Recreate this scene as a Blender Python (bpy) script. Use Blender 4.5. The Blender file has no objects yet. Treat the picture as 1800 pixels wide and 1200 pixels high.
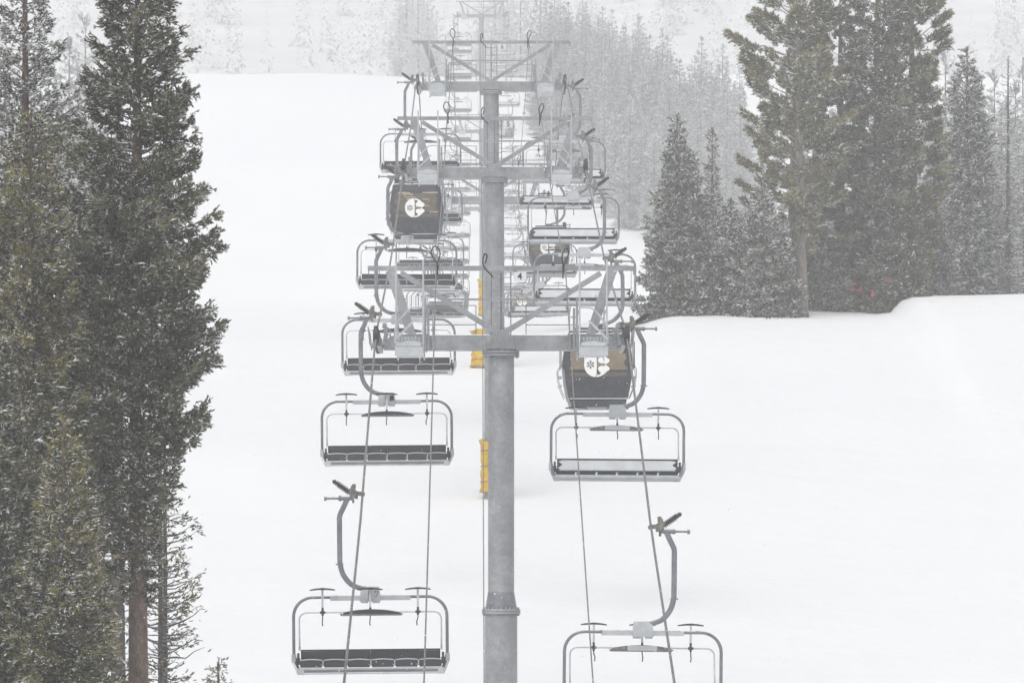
import bpy, math, random
import numpy as np
from mathutils import Vector, Matrix

# ------------------------------------------------------------------ camera, world, sun, exposure
S = bpy.context.scene
COL = S.collection
R = math.radians
F = 10000.0            # focal length in photo pixels (photo is 1800 wide)
VX, VY = 838.0, 1200.0   # where the level line of sight falls

cam_d = bpy.data.cameras.new('camera')
cam_d.sensor_width = 36.0
cam_d.lens = 200.0
cam_d.shift_x = (900 - VX) / 1800.0
cam_d.shift_y = (VY - 600) / 1800.0
cam_d.clip_start = 0.5
cam_d.clip_end = 5000
cam = bpy.data.objects.new('camera', cam_d)
cam.rotation_euler = (R(90), 0, 0)
COL.objects.link(cam)
S.camera = cam

SUN_EL, SUN_ROT = R(52), R(205)
w = bpy.data.worlds.new('World'); S.world = w; w.use_nodes = True
wn = w.node_tree; wn.nodes.clear()
sky = wn.nodes.new('ShaderNodeTexSky'); sky.sky_type = 'NISHITA'; sky.sun_disc = False
sky.sun_elevation = SUN_EL; sky.sun_rotation = SUN_ROT; sky.dust_density = 4.0; sky.air_density = 1.0
hs = wn.nodes.new('ShaderNodeHueSaturation'); hs.inputs['Saturation'].default_value = 0.10
bg = wn.nodes.new('ShaderNodeBackground'); bg.inputs['Strength'].default_value = 0.15
wo = wn.nodes.new('ShaderNodeOutputWorld')
wn.links.new(sky.outputs[0], hs.inputs['Color']); wn.links.new(hs.outputs[0], bg.inputs[0]); wn.links.new(bg.outputs[0], wo.inputs[0])

sd = bpy.data.lights.new('sun', 'SUN'); sd.energy = 1.0; sd.angle = R(70); sd.color = (1.0, 0.985, 0.96)
sun = bpy.data.objects.new('sun', sd)
_dir = Vector((math.sin(SUN_ROT) * math.cos(SUN_EL), math.cos(SUN_ROT) * math.cos(SUN_EL), math.sin(SUN_EL)))
sun.rotation_euler = _dir.to_track_quat('Z', 'Y').to_euler()
sun.location = (0, 0, 300)
COL.objects.link(sun)

S.view_settings.view_transform = 'Standard'
S.view_settings.look = 'None'
S.view_settings.gamma = 1.0
S.view_settings.exposure = 0.0
S.render.engine = 'CYCLES'
cy = S.cycles
cy.max_bounces = 8; cy.diffuse_bounces = 4; cy.glossy_bounces = 2; cy.transmission_bounces = 2
cy.volume_bounces = 4; cy.transparent_max_bounces = 4
cy.use_denoising = True
try: cy.denoiser = 'OPENIMAGEDENOISE'
except Exception: pass
cy.use_adaptive_sampling = True; cy.adaptive_threshold = 0.01
cy.sample_clamp_indirect = 4.0

HAZE = 0.0008

def W(px, py, d):
    return Vector(((px - VX) * d / F, d, (VY - py) * d / F))

# ------------------------------------------------------------------ materials
def nt(name):
    m = bpy.data.materials.new(name); m.use_nodes = True
    t = m.node_tree; b = t.nodes['Principled BSDF']
    return m, t, b

def ramp(t, fac, stops):
    r = t.nodes.new('ShaderNodeValToRGB')
    e = r.color_ramp.elements
    while len(e) < len(stops): e.new(0.5)
    for i, (p, c) in enumerate(stops):
        e[i].position = p; e[i].color = (*c, 1)
    t.links.new(fac, r.inputs[0])
    return r.outputs[0]

def noise(t, scale, detail=4, rough=0.6, coord='Object', vec=None):
    n = t.nodes.new('ShaderNodeTexNoise'); n.inputs['Scale'].default_value = scale
    n.inputs['Detail'].default_value = detail; n.inputs['Roughness'].default_value = rough
    if vec is None:
        tc = t.nodes.new('ShaderNodeTexCoord'); vec = tc.outputs[coord]
    t.links.new(vec, n.inputs['Vector'])
    return n.outputs['Fac']

def bump(t, b, h, dist, strength=0.5):
    k = t.nodes.new('ShaderNodeBump'); k.inputs['Distance'].default_value = dist; k.inputs['Strength'].default_value = strength
    t.links.new(h, k.inputs['Height']); t.links.new(k.outputs[0], b.inputs['Normal'])

def mixc(t, fac, a, c):
    x = t.nodes.new('ShaderNodeMix'); x.data_type = 'RGBA'
    if hasattr(fac, 'node'): t.links.new(fac, x.inputs[0])
    else: x.inputs[0].default_value = fac
    for s, v in ((6, a), (7, c)):
        if hasattr(v, 'node'): t.links.new(v, x.inputs[s])
        else: x.inputs[s].default_value = (*v, 1)
    return x.outputs[2]

def math_(t, op, a, b_=None, c=None):
    x = t.nodes.new('ShaderNodeMath'); x.operation = op
    for i, v in enumerate((a, b_, c)):
        if v is None: continue
        if hasattr(v, 'node'): t.links.new(v, x.inputs[i])
        else: x.inputs[i].default_value = v
    return x.outputs[0]

def snow_dust(t, col, amount=0.5, scale=9.0, lo=0.55):
    """snow lying on faces that look upward, in patches"""
    g = t.nodes.new('ShaderNodeNewGeometry'); sx = t.nodes.new('ShaderNodeSeparateXYZ')
    t.links.new(g.outputs['Normal'], sx.inputs[0])
    up = math_(t, 'SMOOTH_MIN', math_(t, 'MAXIMUM', math_(t, 'MULTIPLY', math_(t, 'SUBTRACT', sx.outputs[2], lo), 4.0), 0.0), 1.0, 0.05)
    n = noise(t, scale, 3, 0.6, vec=g.outputs['Position'])
    p = math_(t, 'MAXIMUM', math_(t, 'MINIMUM', math_(t, 'MULTIPLY', math_(t, 'SUBTRACT', n, 1.0 - amount), 12.0), 1.0), 0.0)
    f = math_(t, 'MULTIPLY', up, p)
    return mixc(t, f, col, (0.82, 0.83, 0.85))

M = {}
def steel(name, a, b_, scale=2.5, rough=0.5, metal=0.25, snow=0.62):
    m, t, b = nt(name)
    n1 = noise(t, scale, 6, 0.7); n2 = noise(t, scale * 7, 4, 0.7)
    mix = math_(t, 'ADD', math_(t, 'MULTIPLY', n1, 0.7), math_(t, 'MULTIPLY', n2, 0.3))
    c = ramp(t, mix, [(0.34, a), (0.52, tuple((x + y) / 2 for x, y in zip(a, b_))), (0.66, b_)])
    c = snow_dust(t, c, snow)
    t.links.new(c, b.inputs['Base Color'])
    b.inputs['Roughness'].default_value = rough; b.inputs['Metallic'].default_value = metal
    bump(t, b, n2, 0.004, 0.4)
    M[name] = m
steel('galvanised_steel', (0.17, 0.178, 0.188), (0.37, 0.382, 0.395), 1.3)
steel('tube_steel', (0.12, 0.125, 0.145), (0.27, 0.275, 0.30), 3.0, 0.4, 0.4)
steel('pale_steel', (0.36, 0.38, 0.40), (0.55, 0.57, 0.59), 4.0, 0.5, 0.1)
steel('bright_steel', (0.42, 0.44, 0.46), (0.62, 0.64, 0.66), 6.0, 0.45, 0.1)
steel('rope_steel', (0.11, 0.11, 0.11), (0.26, 0.26, 0.26), 8.0, 0.6, 0.2, 0.4)
steel('fitting_brass', (0.05, 0.047, 0.042), (0.34, 0.325, 0.30), 14.0, 0.5, 0.3, 0.5)

def plain(name, c, rough=0.6, var=0.35, scale=8.0, snow=0.0, coord='Object'):
    m, t, b = nt(name)
    n = noise(t, scale, 4, 0.65, coord)
    lo = tuple(x * (1 - var) for x in c); hi = tuple(min(1, x * (1 + var)) for x in c)
    o = ramp(t, n, [(0.35, lo), (0.65, hi)])
    if snow: o = snow_dust(t, o, snow, 14.0)
    t.links.new(o, b.inputs['Base Color']); b.inputs['Roughness'].default_value = rough
    M[name] = m
    return m, t, b
plain('black_rubber', (0.018, 0.018, 0.02), 0.6, 0.3, snow=0.35)
plain('seat_vinyl', (0.022, 0.022, 0.026), 0.55, 0.5, 30.0, snow=0.5)
plain('black_print', (0.015, 0.015, 0.015), 0.6, 0.1)
plain('black_rope', (0.02, 0.02, 0.02), 0.8, 0.3)
plain('white_print', (0.80, 0.80, 0.79), 0.5, 0.03)
plain('grey_plate', (0.62, 0.64, 0.66), 0.5, 0.06)
plain('yellow_vinyl', (0.56, 0.34, 0.005), 0.5, 0.22, 3.0, snow=0.55)
plain('red_ribbon', (0.42, 0.035, 0.045), 0.6, 0.2)
plain('sticker_mix', (0.22, 0.19, 0.17), 0.5, 0.6, 18.0)
plain('shell_panel', (0.58, 0.60, 0.62), 0.45, 0.07, 3.0)
plain('cabin_roof', (0.06, 0.065, 0.07), 0.5, 0.3, snow=0.75)
plain('tan_panel', (0.20, 0.155, 0.10), 0.55, 0.18, 5.0)
plain('dark_tan', (0.10, 0.082, 0.06), 0.6, 0.35, 6.0)
plain('pale_plank', (0.42, 0.36, 0.27), 0.6, 0.2, 6.0)
plain('window_tint', (0.03, 0.033, 0.038), 0.15, 0.2)

# cabin shell: navy-black with melted drops and stuck flakes
m, t, b = nt('cabin_shell')
vo = t.nodes.new('ShaderNodeTexVoronoi'); vo.inputs['Scale'].default_value = 13.0
tc = t.nodes.new('ShaderNodeTexCoord'); t.links.new(tc.outputs['Object'], vo.inputs['Vector'])
base = ramp(t, noise(t, 5, 5, 0.7), [(0.35, (0.014, 0.016, 0.021)), (0.66, (0.042, 0.046, 0.056))])
spot = ramp(t, vo.outputs['Distance'], [(0.0, (1, 1, 1)), (0.13, (1, 1, 1)), (0.17, (0, 0, 0))])
msk = math_(t, 'MULTIPLY', spot, math_(t, 'GREATER_THAN', noise(t, 2.5, 2), 0.5))
c = mixc(t, math_(t, 'MULTIPLY', msk, 0.16), base, (0.7, 0.72, 0.75))
c = snow_dust(t, c, 0.6)
t.links.new(c, b.inputs['Base Color']); b.inputs['Roughness'].default_value = 0.35
M['cabin_shell'] = m

M['pale_bark'] = None
# snow on the ground
m, t, b = nt('snow')
n1 = noise(t, 0.02, 4, 0.5); n2 = noise(t, 0.35, 5, 0.6)
c = ramp(t, n1, [(0.3, (0.80, 0.81, 0.83)), (0.7, (0.86, 0.865, 0.875))])
t.links.new(c, b.inputs['Base Color']); b.inputs['Roughness'].default_value = 0.75
b.inputs['Specular IOR Level'].default_value = 0.2
tcs = t.nodes.new('ShaderNodeTexCoord'); sxs = t.nodes.new('ShaderNodeSeparateXYZ'); t.links.new(tcs.outputs['Object'], sxs.inputs[0])
wob = math_(t, 'MULTIPLY', math_(t, 'SUBTRACT', noise(t, 0.12, 2), 0.5), 1.6)
ln_ = math_(t, 'ADD', math_(t, 'SUBTRACT', math_(t, 'ADD', sxs.outputs[0], math_(t, 'MULTIPLY', sxs.outputs[1], 0.048)), 25.35), wob)
trk = math_(t, 'LESS_THAN', math_(t, 'ABSOLUTE', math_(t, 'SUBTRACT', math_(t, 'ABSOLUTE', ln_), 0.16)), 0.06)
brk = math_(t, 'GREATER_THAN', noise(t, 0.6, 3), 0.47)
hgt_ = math_(t, 'SUBTRACT', math_(t, 'ADD', math_(t, 'MULTIPLY', n2, 0.5), math_(t, 'MULTIPLY', noise(t, 0.06, 3, 0.5), 1.5)), math_(t, 'MULTIPLY', math_(t, 'MULTIPLY', trk, brk), 0.10))
bump(t, b, hgt_, 0.6, 0.45)
M['snow'] = m
plain('bough_snow', (0.80, 0.81, 0.83), 0.8, 0.06)

# far hillside: woods in fog, the haze painted in as one pale grey
m, t, b = nt('hazed_wood')
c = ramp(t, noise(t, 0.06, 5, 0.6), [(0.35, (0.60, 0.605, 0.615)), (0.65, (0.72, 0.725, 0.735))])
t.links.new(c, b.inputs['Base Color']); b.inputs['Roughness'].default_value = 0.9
M['hazed_wood'] = m
# bark
m, t, b = nt('bark')
tc = t.nodes.new('ShaderNodeTexCoord'); mp = t.nodes.new('ShaderNodeMapping'); mp.inputs['Scale'].default_value = (1, 1, 0.35)
t.links.new(tc.outputs['Object'], mp.inputs[0])
n1 = noise(t, 14, 6, 0.75, vec=mp.outputs[0])
c = ramp(t, n1, [(0.33, (0.045, 0.033, 0.027)), (0.55, (0.15, 0.108, 0.086)), (0.7, (0.30, 0.245, 0.21))])
c = snow_dust(t, c, 0.55, 9, 0.3)
t.links.new(c, b.inputs['Base Color']); b.inputs['Roughness'].default_value = 0.9
bump(t, b, n1, 0.03, 0.9)
M['bark'] = m
M['grey_bark'] = m.copy(); M['grey_bark'].name = 'grey_bark'
for e, cc in zip(M['grey_bark'].node_tree.nodes['Color Ramp'].color_ramp.elements, ((0.05, 0.045, 0.043), (0.13, 0.115, 0.105), (0.24, 0.22, 0.21))):
    e.color = (*cc, 1)

M['pale_bark'] = M['bark'].copy(); M['pale_bark'].name = 'pale_bark'
for e, cc in zip(M['pale_bark'].node_tree.nodes['Color Ramp'].color_ramp.elements, ((0.10, 0.085, 0.075), (0.24, 0.21, 0.185), (0.38, 0.35, 0.32))):
    e.color = (*cc, 1)

def foliage(name, dark, mid, light, snow, lo=0.35, sc=(0.74, 0.75, 0.77)):
    m, t, b = nt(name)
    at = t.nodes.new('ShaderNodeAttribute'); at.attribute_name = 'tone'
    g = t.nodes.new('ShaderNodeNewGeometry')
    n = noise(t, 1.3, 3, 0.6, vec=g.outputs['Position'])
    v = math_(t, 'ADD', math_(t, 'MULTIPLY', at.outputs['Fac'], 0.6), math_(t, 'MULTIPLY', n, 0.4))
    c = ramp(t, v, [(0.25, dark), (0.5, mid), (0.8, light)])
    sx = t.nodes.new('ShaderNodeSeparateXYZ'); t.links.new(g.outputs['Normal'], sx.inputs[0])
    up = math_(t, 'GREATER_THAN', sx.outputs[2], lo)
    n2 = noise(t, 3.0, 3, 0.6, vec=g.outputs['Position'])
    frac = math_(t, 'FRACT', math_(t, 'MULTIPLY', at.outputs['Fac'], 37.13))
    p = math_(t, 'LESS_THAN', math_(t, 'ADD', math_(t, 'MULTIPLY', frac, 0.6), math_(t, 'MULTIPLY', n2, 0.4)), snow)
    c = mixc(t, math_(t, 'MULTIPLY', up, p), c, sc)
    t.links.new(c, b.inputs['Base Color']); b.inputs['Roughness'].default_value = 0.75
    b.inputs['Specular IOR Level'].default_value = 0.25
    M[name] = m
foliage('needles_dark', (0.014, 0.018, 0.009), (0.088, 0.092, 0.052), (0.30, 0.285, 0.175), 0.40)
foliage('needles_olive', (0.020, 0.023, 0.008), (0.13, 0.125, 0.052), (0.36, 0.31, 0.13), 0.42)
foliage('needles_frosted', (0.020, 0.024, 0.017), (0.095, 0.10, 0.072), (0.29, 0.285, 0.21), 0.58, 0.15)
foliage('needles_far', (0.22, 0.225, 0.227), (0.38, 0.385, 0.388), (0.54, 0.54, 0.545), 0.5, 0.0, (0.72, 0.73, 0.74))  # rimed needles, lightened further so the colour carries distance haze
foliage('needles_distant', (0.56, 0.565, 0.57), (0.61, 0.615, 0.62), (0.66, 0.66, 0.67), 0.4, 0.0, (0.70, 0.70, 0.71))  # fog over the farthest trees painted in as pale needle colour

# ------------------------------------------------------------------ mesh builder
class MB:
    def __init__(s): s.v = []; s.f = []; s.sm = []; s.mi = []; s.cur = 0
    def add(s, vs, fs, smooth=False):
        o = len(s.v); s.v.extend([tuple(p) for p in vs])
        s.f.extend([tuple(i + o for i in f) for f in fs]); s.sm.extend([smooth] * len(fs)); s.mi.extend([s.cur] * len(fs))
        return s
    def box(s, c, size, rot=None):
        hx, hy, hz = size[0] / 2, size[1] / 2, size[2] / 2
        vs = [Vector((x, y, z)) for x in (-hx, hx) for y in (-hy, hy) for z in (-hz, hz)]
        if rot is not None: vs = [rot @ v for v in vs]
        c = Vector(c)
        return s.add([v + c for v in vs], [(0, 1, 3, 2), (4, 6, 7, 5), (0, 4, 5, 1), (2, 3, 7, 6), (0, 2, 6, 4), (1, 5, 7, 3)])
    def bar(s, a, b, wx, wz=None, up=(0, 1, 0), w2=None):
        """rectangular bar a->b; wx across, wz along 'up'"""
        a, b = Vector(a), Vector(b); wz = wz or wx
        d = (b - a).normalized(); u = Vector(up)
        sdir = d.cross(u)
        if sdir.length < 1e-4: sdir = d.cross(Vector((1, 0, 0)))
        sdir.normalize(); u = sdir.cross(d).normalized()
        w2 = w2 or wx
        vs = []
        for p, ww in ((a, wx), (b, w2)):
            for i, j in ((-1, -1), (1, -1), (1, 1), (-1, 1)):
                vs.append(p + sdir * (i * ww / 2) + u * (j * wz / 2))
        return s.add(vs, [(0, 3, 2, 1), (4, 5, 6, 7), (0, 1, 5, 4), (1, 2, 6, 5), (2, 3, 7, 6), (3, 0, 4, 7)])
    def tube(s, pts, r, n=8, closed=False, cap=True):
        pts = [Vector(p) for p in pts]; N = len(pts)
        rs = r if isinstance(r, (list, tuple)) else [r] * N
        vs = []; prev = None
        for i, p in enumerate(pts):
            if closed: d = (pts[(i + 1) % N] - pts[i - 1])
            else: d = pts[min(i + 1, N - 1)] - pts[max(i - 1, 0)]
            d.normalize()
            if prev is None:
                u = Vector((0, 1, 0)) if abs(d.y) < 0.9 else Vector((1, 0, 0))
                u = (u - d * u.dot(d)).normalized()
            else:
                u = (prev - d * prev.dot(d)).normalized()
            prev = u; v = d.cross(u)
            for k in range(n):
                a = 2 * math.pi * k / n
                vs.append(p + (u * math.cos(a) + v * math.sin(a)) * rs[i])
        fs = []
        for i in range(N if closed else N - 1):
            j = (i + 1) % N
            for k in range(n):
                l = (k + 1) % n
                fs.append((i * n + k, i * n + l, j * n + l, j * n + k))
        if cap and not closed:
            fs.append(tuple(reversed(range(n)))); fs.append(tuple((N - 1) * n + k for k in range(n)))
        return s.add(vs, fs, True)
    def cyl(s, a, b, r, n=16, r2=None):
        a, b = Vector(a), Vector(b); d = (b - a).normalized()
        u = Vector((0, 1, 0)) if abs(d.y) < 0.9 else Vector((1, 0, 0))
        u = (u - d * u.dot(d)).normalized(); v = d.cross(u); r2 = r if r2 is None else r2
        vs = [p + (u * math.cos(2 * math.pi * k / n) + v * math.sin(2 * math.pi * k / n)) * rr for p, rr in ((a, r), (b, r2)) for k in range(n)]
        s.add(vs, [(k, (k + 1) % n, n + (k + 1) % n, n + k) for k in range(n)], True)
        return s.add(vs, [tuple(reversed(range(n))), tuple(range(n, 2 * n))])
    def prism(s, poly, y0, y1):
        """polygon in x,z extruded from y0 to y1"""
        n = len(poly)
        vs = [(x, y0, z) for x, z in poly] + [(x, y1, z) for x, z in poly]
        return s.add(vs, [tuple(range(n)), tuple(reversed(range(n, 2 * n)))] + [(k, n + k, n + (k + 1) % n, (k + 1) % n) for k in range(n)])
    def mesh(s, name, mats):
        me = bpy.data.meshes.new(name)
        me.from_pydata([tuple(v) for v in s.v], [], s.f)
        if not isinstance(mats, (list, tuple)): mats = [mats]
        for m_ in mats: me.materials.append(M[m_] if isinstance(m_, str) else m_)
        me.polygons.foreach_set('use_smooth', s.sm)
        if len(mats) > 1: me.polygons.foreach_set('material_index', s.mi)
        me.update()
        import bmesh
        bm = bmesh.new(); bm.from_mesh(me); bmesh.ops.recalc_face_normals(bm, faces=bm.faces); bm.to_mesh(me); bm.free()
        return me
    def build(s, name, mats, parent=None, loc=None):
        o = bpy.data.objects.new(name, s.mesh(name, mats)); COL.objects.link(o)
        if parent is not None: o.parent = parent
        if loc is not None: o.location = loc
        return o

def tag(o, label=None, cat=None, group=None, kind=None):
    if label: o['label'] = label
    if cat: o['category'] = cat
    if group: o['group'] = group
    if kind: o['kind'] = kind
    return o
def empty(name, loc=(0, 0, 0), rz=0):
    o = bpy.data.objects.new(name, None); COL.objects.link(o); o.location = loc; o.rotation_euler = (0, 0, rz)
    o.empty_display_size = 0.3
    return o
def copy_tree(o, parent=None):
    c = o.copy(); COL.objects.link(c)
    if parent is not None: c.parent = parent
    for ch in list(o.children):
        copy_tree(ch, c)
    return c
def arc(cx, cz, r, a0, a1, n, y=0.0):
    return [(cx + r * math.cos(R(a0 + (a1 - a0) * i / n)), y, cz + r * math.sin(R(a0 + (a1 - a0) * i / n))) for i in range(n + 1)]
def spline(pts, n=6):
    """Catmull-Rom through points"""
    P = [Vector(p) for p in pts]; P = [P[0] * 2 - P[1]] + P + [P[-1] * 2 - P[-2]]
    out = []
    for i in range(1, len(P) - 2):
        for k in range(n):
            q = k / n
            out.append(0.5 * ((2 * P[i]) + (P[i + 1] - P[i - 1]) * q + (2 * P[i - 1] - 5 * P[i] + 4 * P[i + 1] - P[i + 2]) * q * q + (3 * P[i] - P[i - 1] - 3 * P[i + 1] + P[i + 2]) * q ** 3))
    out.append(P[-2]); return out

def text_mesh(txt, size, depth=0.004):
    cu = bpy.data.curves.new('writing', 'FONT'); cu.body = txt; cu.size = size; cu.extrude = depth / 2
    cu.align_x = 'CENTER'; cu.align_y = 'CENTER'; cu.resolution_u = 4; cu.offset = size * 0.012
    o = bpy.data.objects.new('writing_tmp', cu); COL.objects.link(o)
    bpy.context.view_layer.update()
    me = bpy.data.meshes.new_from_object(o.evaluated_get(bpy.context.evaluated_depsgraph_get()))
    me.name = 'writing'; bpy.data.objects.remove(o)
    me.materials.clear(); me.materials.append(M['black_print'])
    return me
def add_text(txt, size, loc, parent, back=False):
    o = bpy.data.objects.new('number', text_mesh(txt, size)); COL.objects.link(o)
    o.parent = parent; o.location = loc; o.rotation_euler = (R(90), 0, R(180) if back else 0)
    return o

# ------------------------------------------------------------------ ground
PY = [-60, 0, 60, 100, 120, 140, 150, 192, 237, 291, 340, 400, 470, 560, 640, 728, 745, 800, 900, 1000, 1150, 1300, 1360]
PZ = [-13, -12.4, -11, -8.6, -5.2, -1.8, 0.0, 6.3, 13.2, 18.7, 20.6, 22.6, 27.0, 37.0, 54.0, 77.4, 79.6, 80.0, 88, 104, 138, 172, 182]
_pp = np.array(PY, float); _pz = np.array(PZ, float)
_yy = np.arange(-60, 1361, 2.0); _zz = np.interp(_yy, _pp, _pz)
_k = np.hanning(13); _k /= _k.sum()
_zz = np.convolve(np.pad(_zz, 6, mode='edge'), _k, 'valid')
def gz(X, Y):
    X = np.asarray(X, float); Y = np.asarray(Y, float)
    z = np.interp(Y, _yy, _zz)
    s = np.clip((X - 3.0) / 6.0, 0, 1); s = s * s * (3 - 2 * s)
    z = z + 1.85 * s * np.exp(-((Y - 246) / 42.0) ** 2)
    q = np.clip((X - 17.8) / 1.0, 0, 1); q = q * q * (3 - 2 * q)
    z = z + 0.75 * q * np.exp(-((Y - 244) / 30.0) ** 2)
    # far side hills
    far = np.clip((Y - 760) / 400.0, 0, 1)
    z = z + far * (np.abs(X) / 300.0) ** 1.2 * 12
    z = z + 0.30 * np.sin(X * 0.09 + Y * 0.031) * np.clip((Y - 260) / 200, 0, 1) + 0.10 * np.sin(X * 0.31 - Y * 0.11 + 1.3)
    z = z - .5 * np.exp(-((X + 10.5) / 3.0) ** 2 - ((Y - 196) / 9.0) ** 2)
    return z
def gzf(x, y): return float(gz(x, y))

def build_ground():
    xs = np.concatenate([np.arange(-400, -60, 10.0), np.arange(-60, -14, 2.0), np.arange(-14, 30, 0.5), np.arange(30, 70, 2.0), np.arange(70, 401, 10.0)])
    ys = np.concatenate([np.arange(-50, 180, 3.0), np.arange(180, 320, 1.0), np.arange(320, 800, 3.0), np.arange(800, 1352, 8.0)])
    X, Y = np.meshgrid(xs, ys, indexing='ij'); Z = gz(X, Y)
    n, m_ = X.shape
    co = np.stack([X, Y, Z], -1).reshape(-1, 3)
    i, j = np.meshgrid(np.arange(n - 1), np.arange(m_ - 1), indexing='ij')
    a = (i * m_ + j).ravel(); q = np.stack([a, a + m_, a + m_ + 1, a + 1], -1)
    me = bpy.data.meshes.new('snow_ground')
    me.vertices.add(len(co)); me.vertices.foreach_set('co', co.ravel())
    me.loops.add(q.size); me.loops.foreach_set('vertex_index', q.ravel().astype(np.int32))
    me.polygons.add(len(q)); me.polygons.foreach_set('loop_start', np.arange(0, q.size, 4, dtype=np.int32))
    me.update(calc_edges=True)
    me.polygons.foreach_set('use_smooth', np.ones(len(q), bool))
    me.materials.append(M['snow'])
    o = bpy.data.objects.new('snow_ground', me); COL.objects.link(o)
    tag(o, 'open white snow slope rising under the chairlift', None, None, 'structure')
build_ground()
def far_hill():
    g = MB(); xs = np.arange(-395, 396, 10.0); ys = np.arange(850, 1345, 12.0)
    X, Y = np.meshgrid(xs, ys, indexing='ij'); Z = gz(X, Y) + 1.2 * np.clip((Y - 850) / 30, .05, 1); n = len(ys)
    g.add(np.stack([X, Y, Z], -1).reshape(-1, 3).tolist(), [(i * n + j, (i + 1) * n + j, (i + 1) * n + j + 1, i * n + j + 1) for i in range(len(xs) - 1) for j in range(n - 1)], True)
    tag(g.build('hillside', 'hazed_wood'), 'pale hillside sheet with fog grey in its colour, above the run', None, None, 'structure')  # added sheet over the snow; its grey stands in for fogged woods
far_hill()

# ------------------------------------------------------------------ towers
AX = 0.6; HG = 3.05
TOWERS = [(4, 140, 603, 10.2), (5, 192, 304, 10.9), (6, 237, 152, 11.6), (7, 291, 352, 6.0), (8, 560, 367, 9.5), (9, 640, 231, 9.0), (10, 728, 28, 8.0)]

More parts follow.
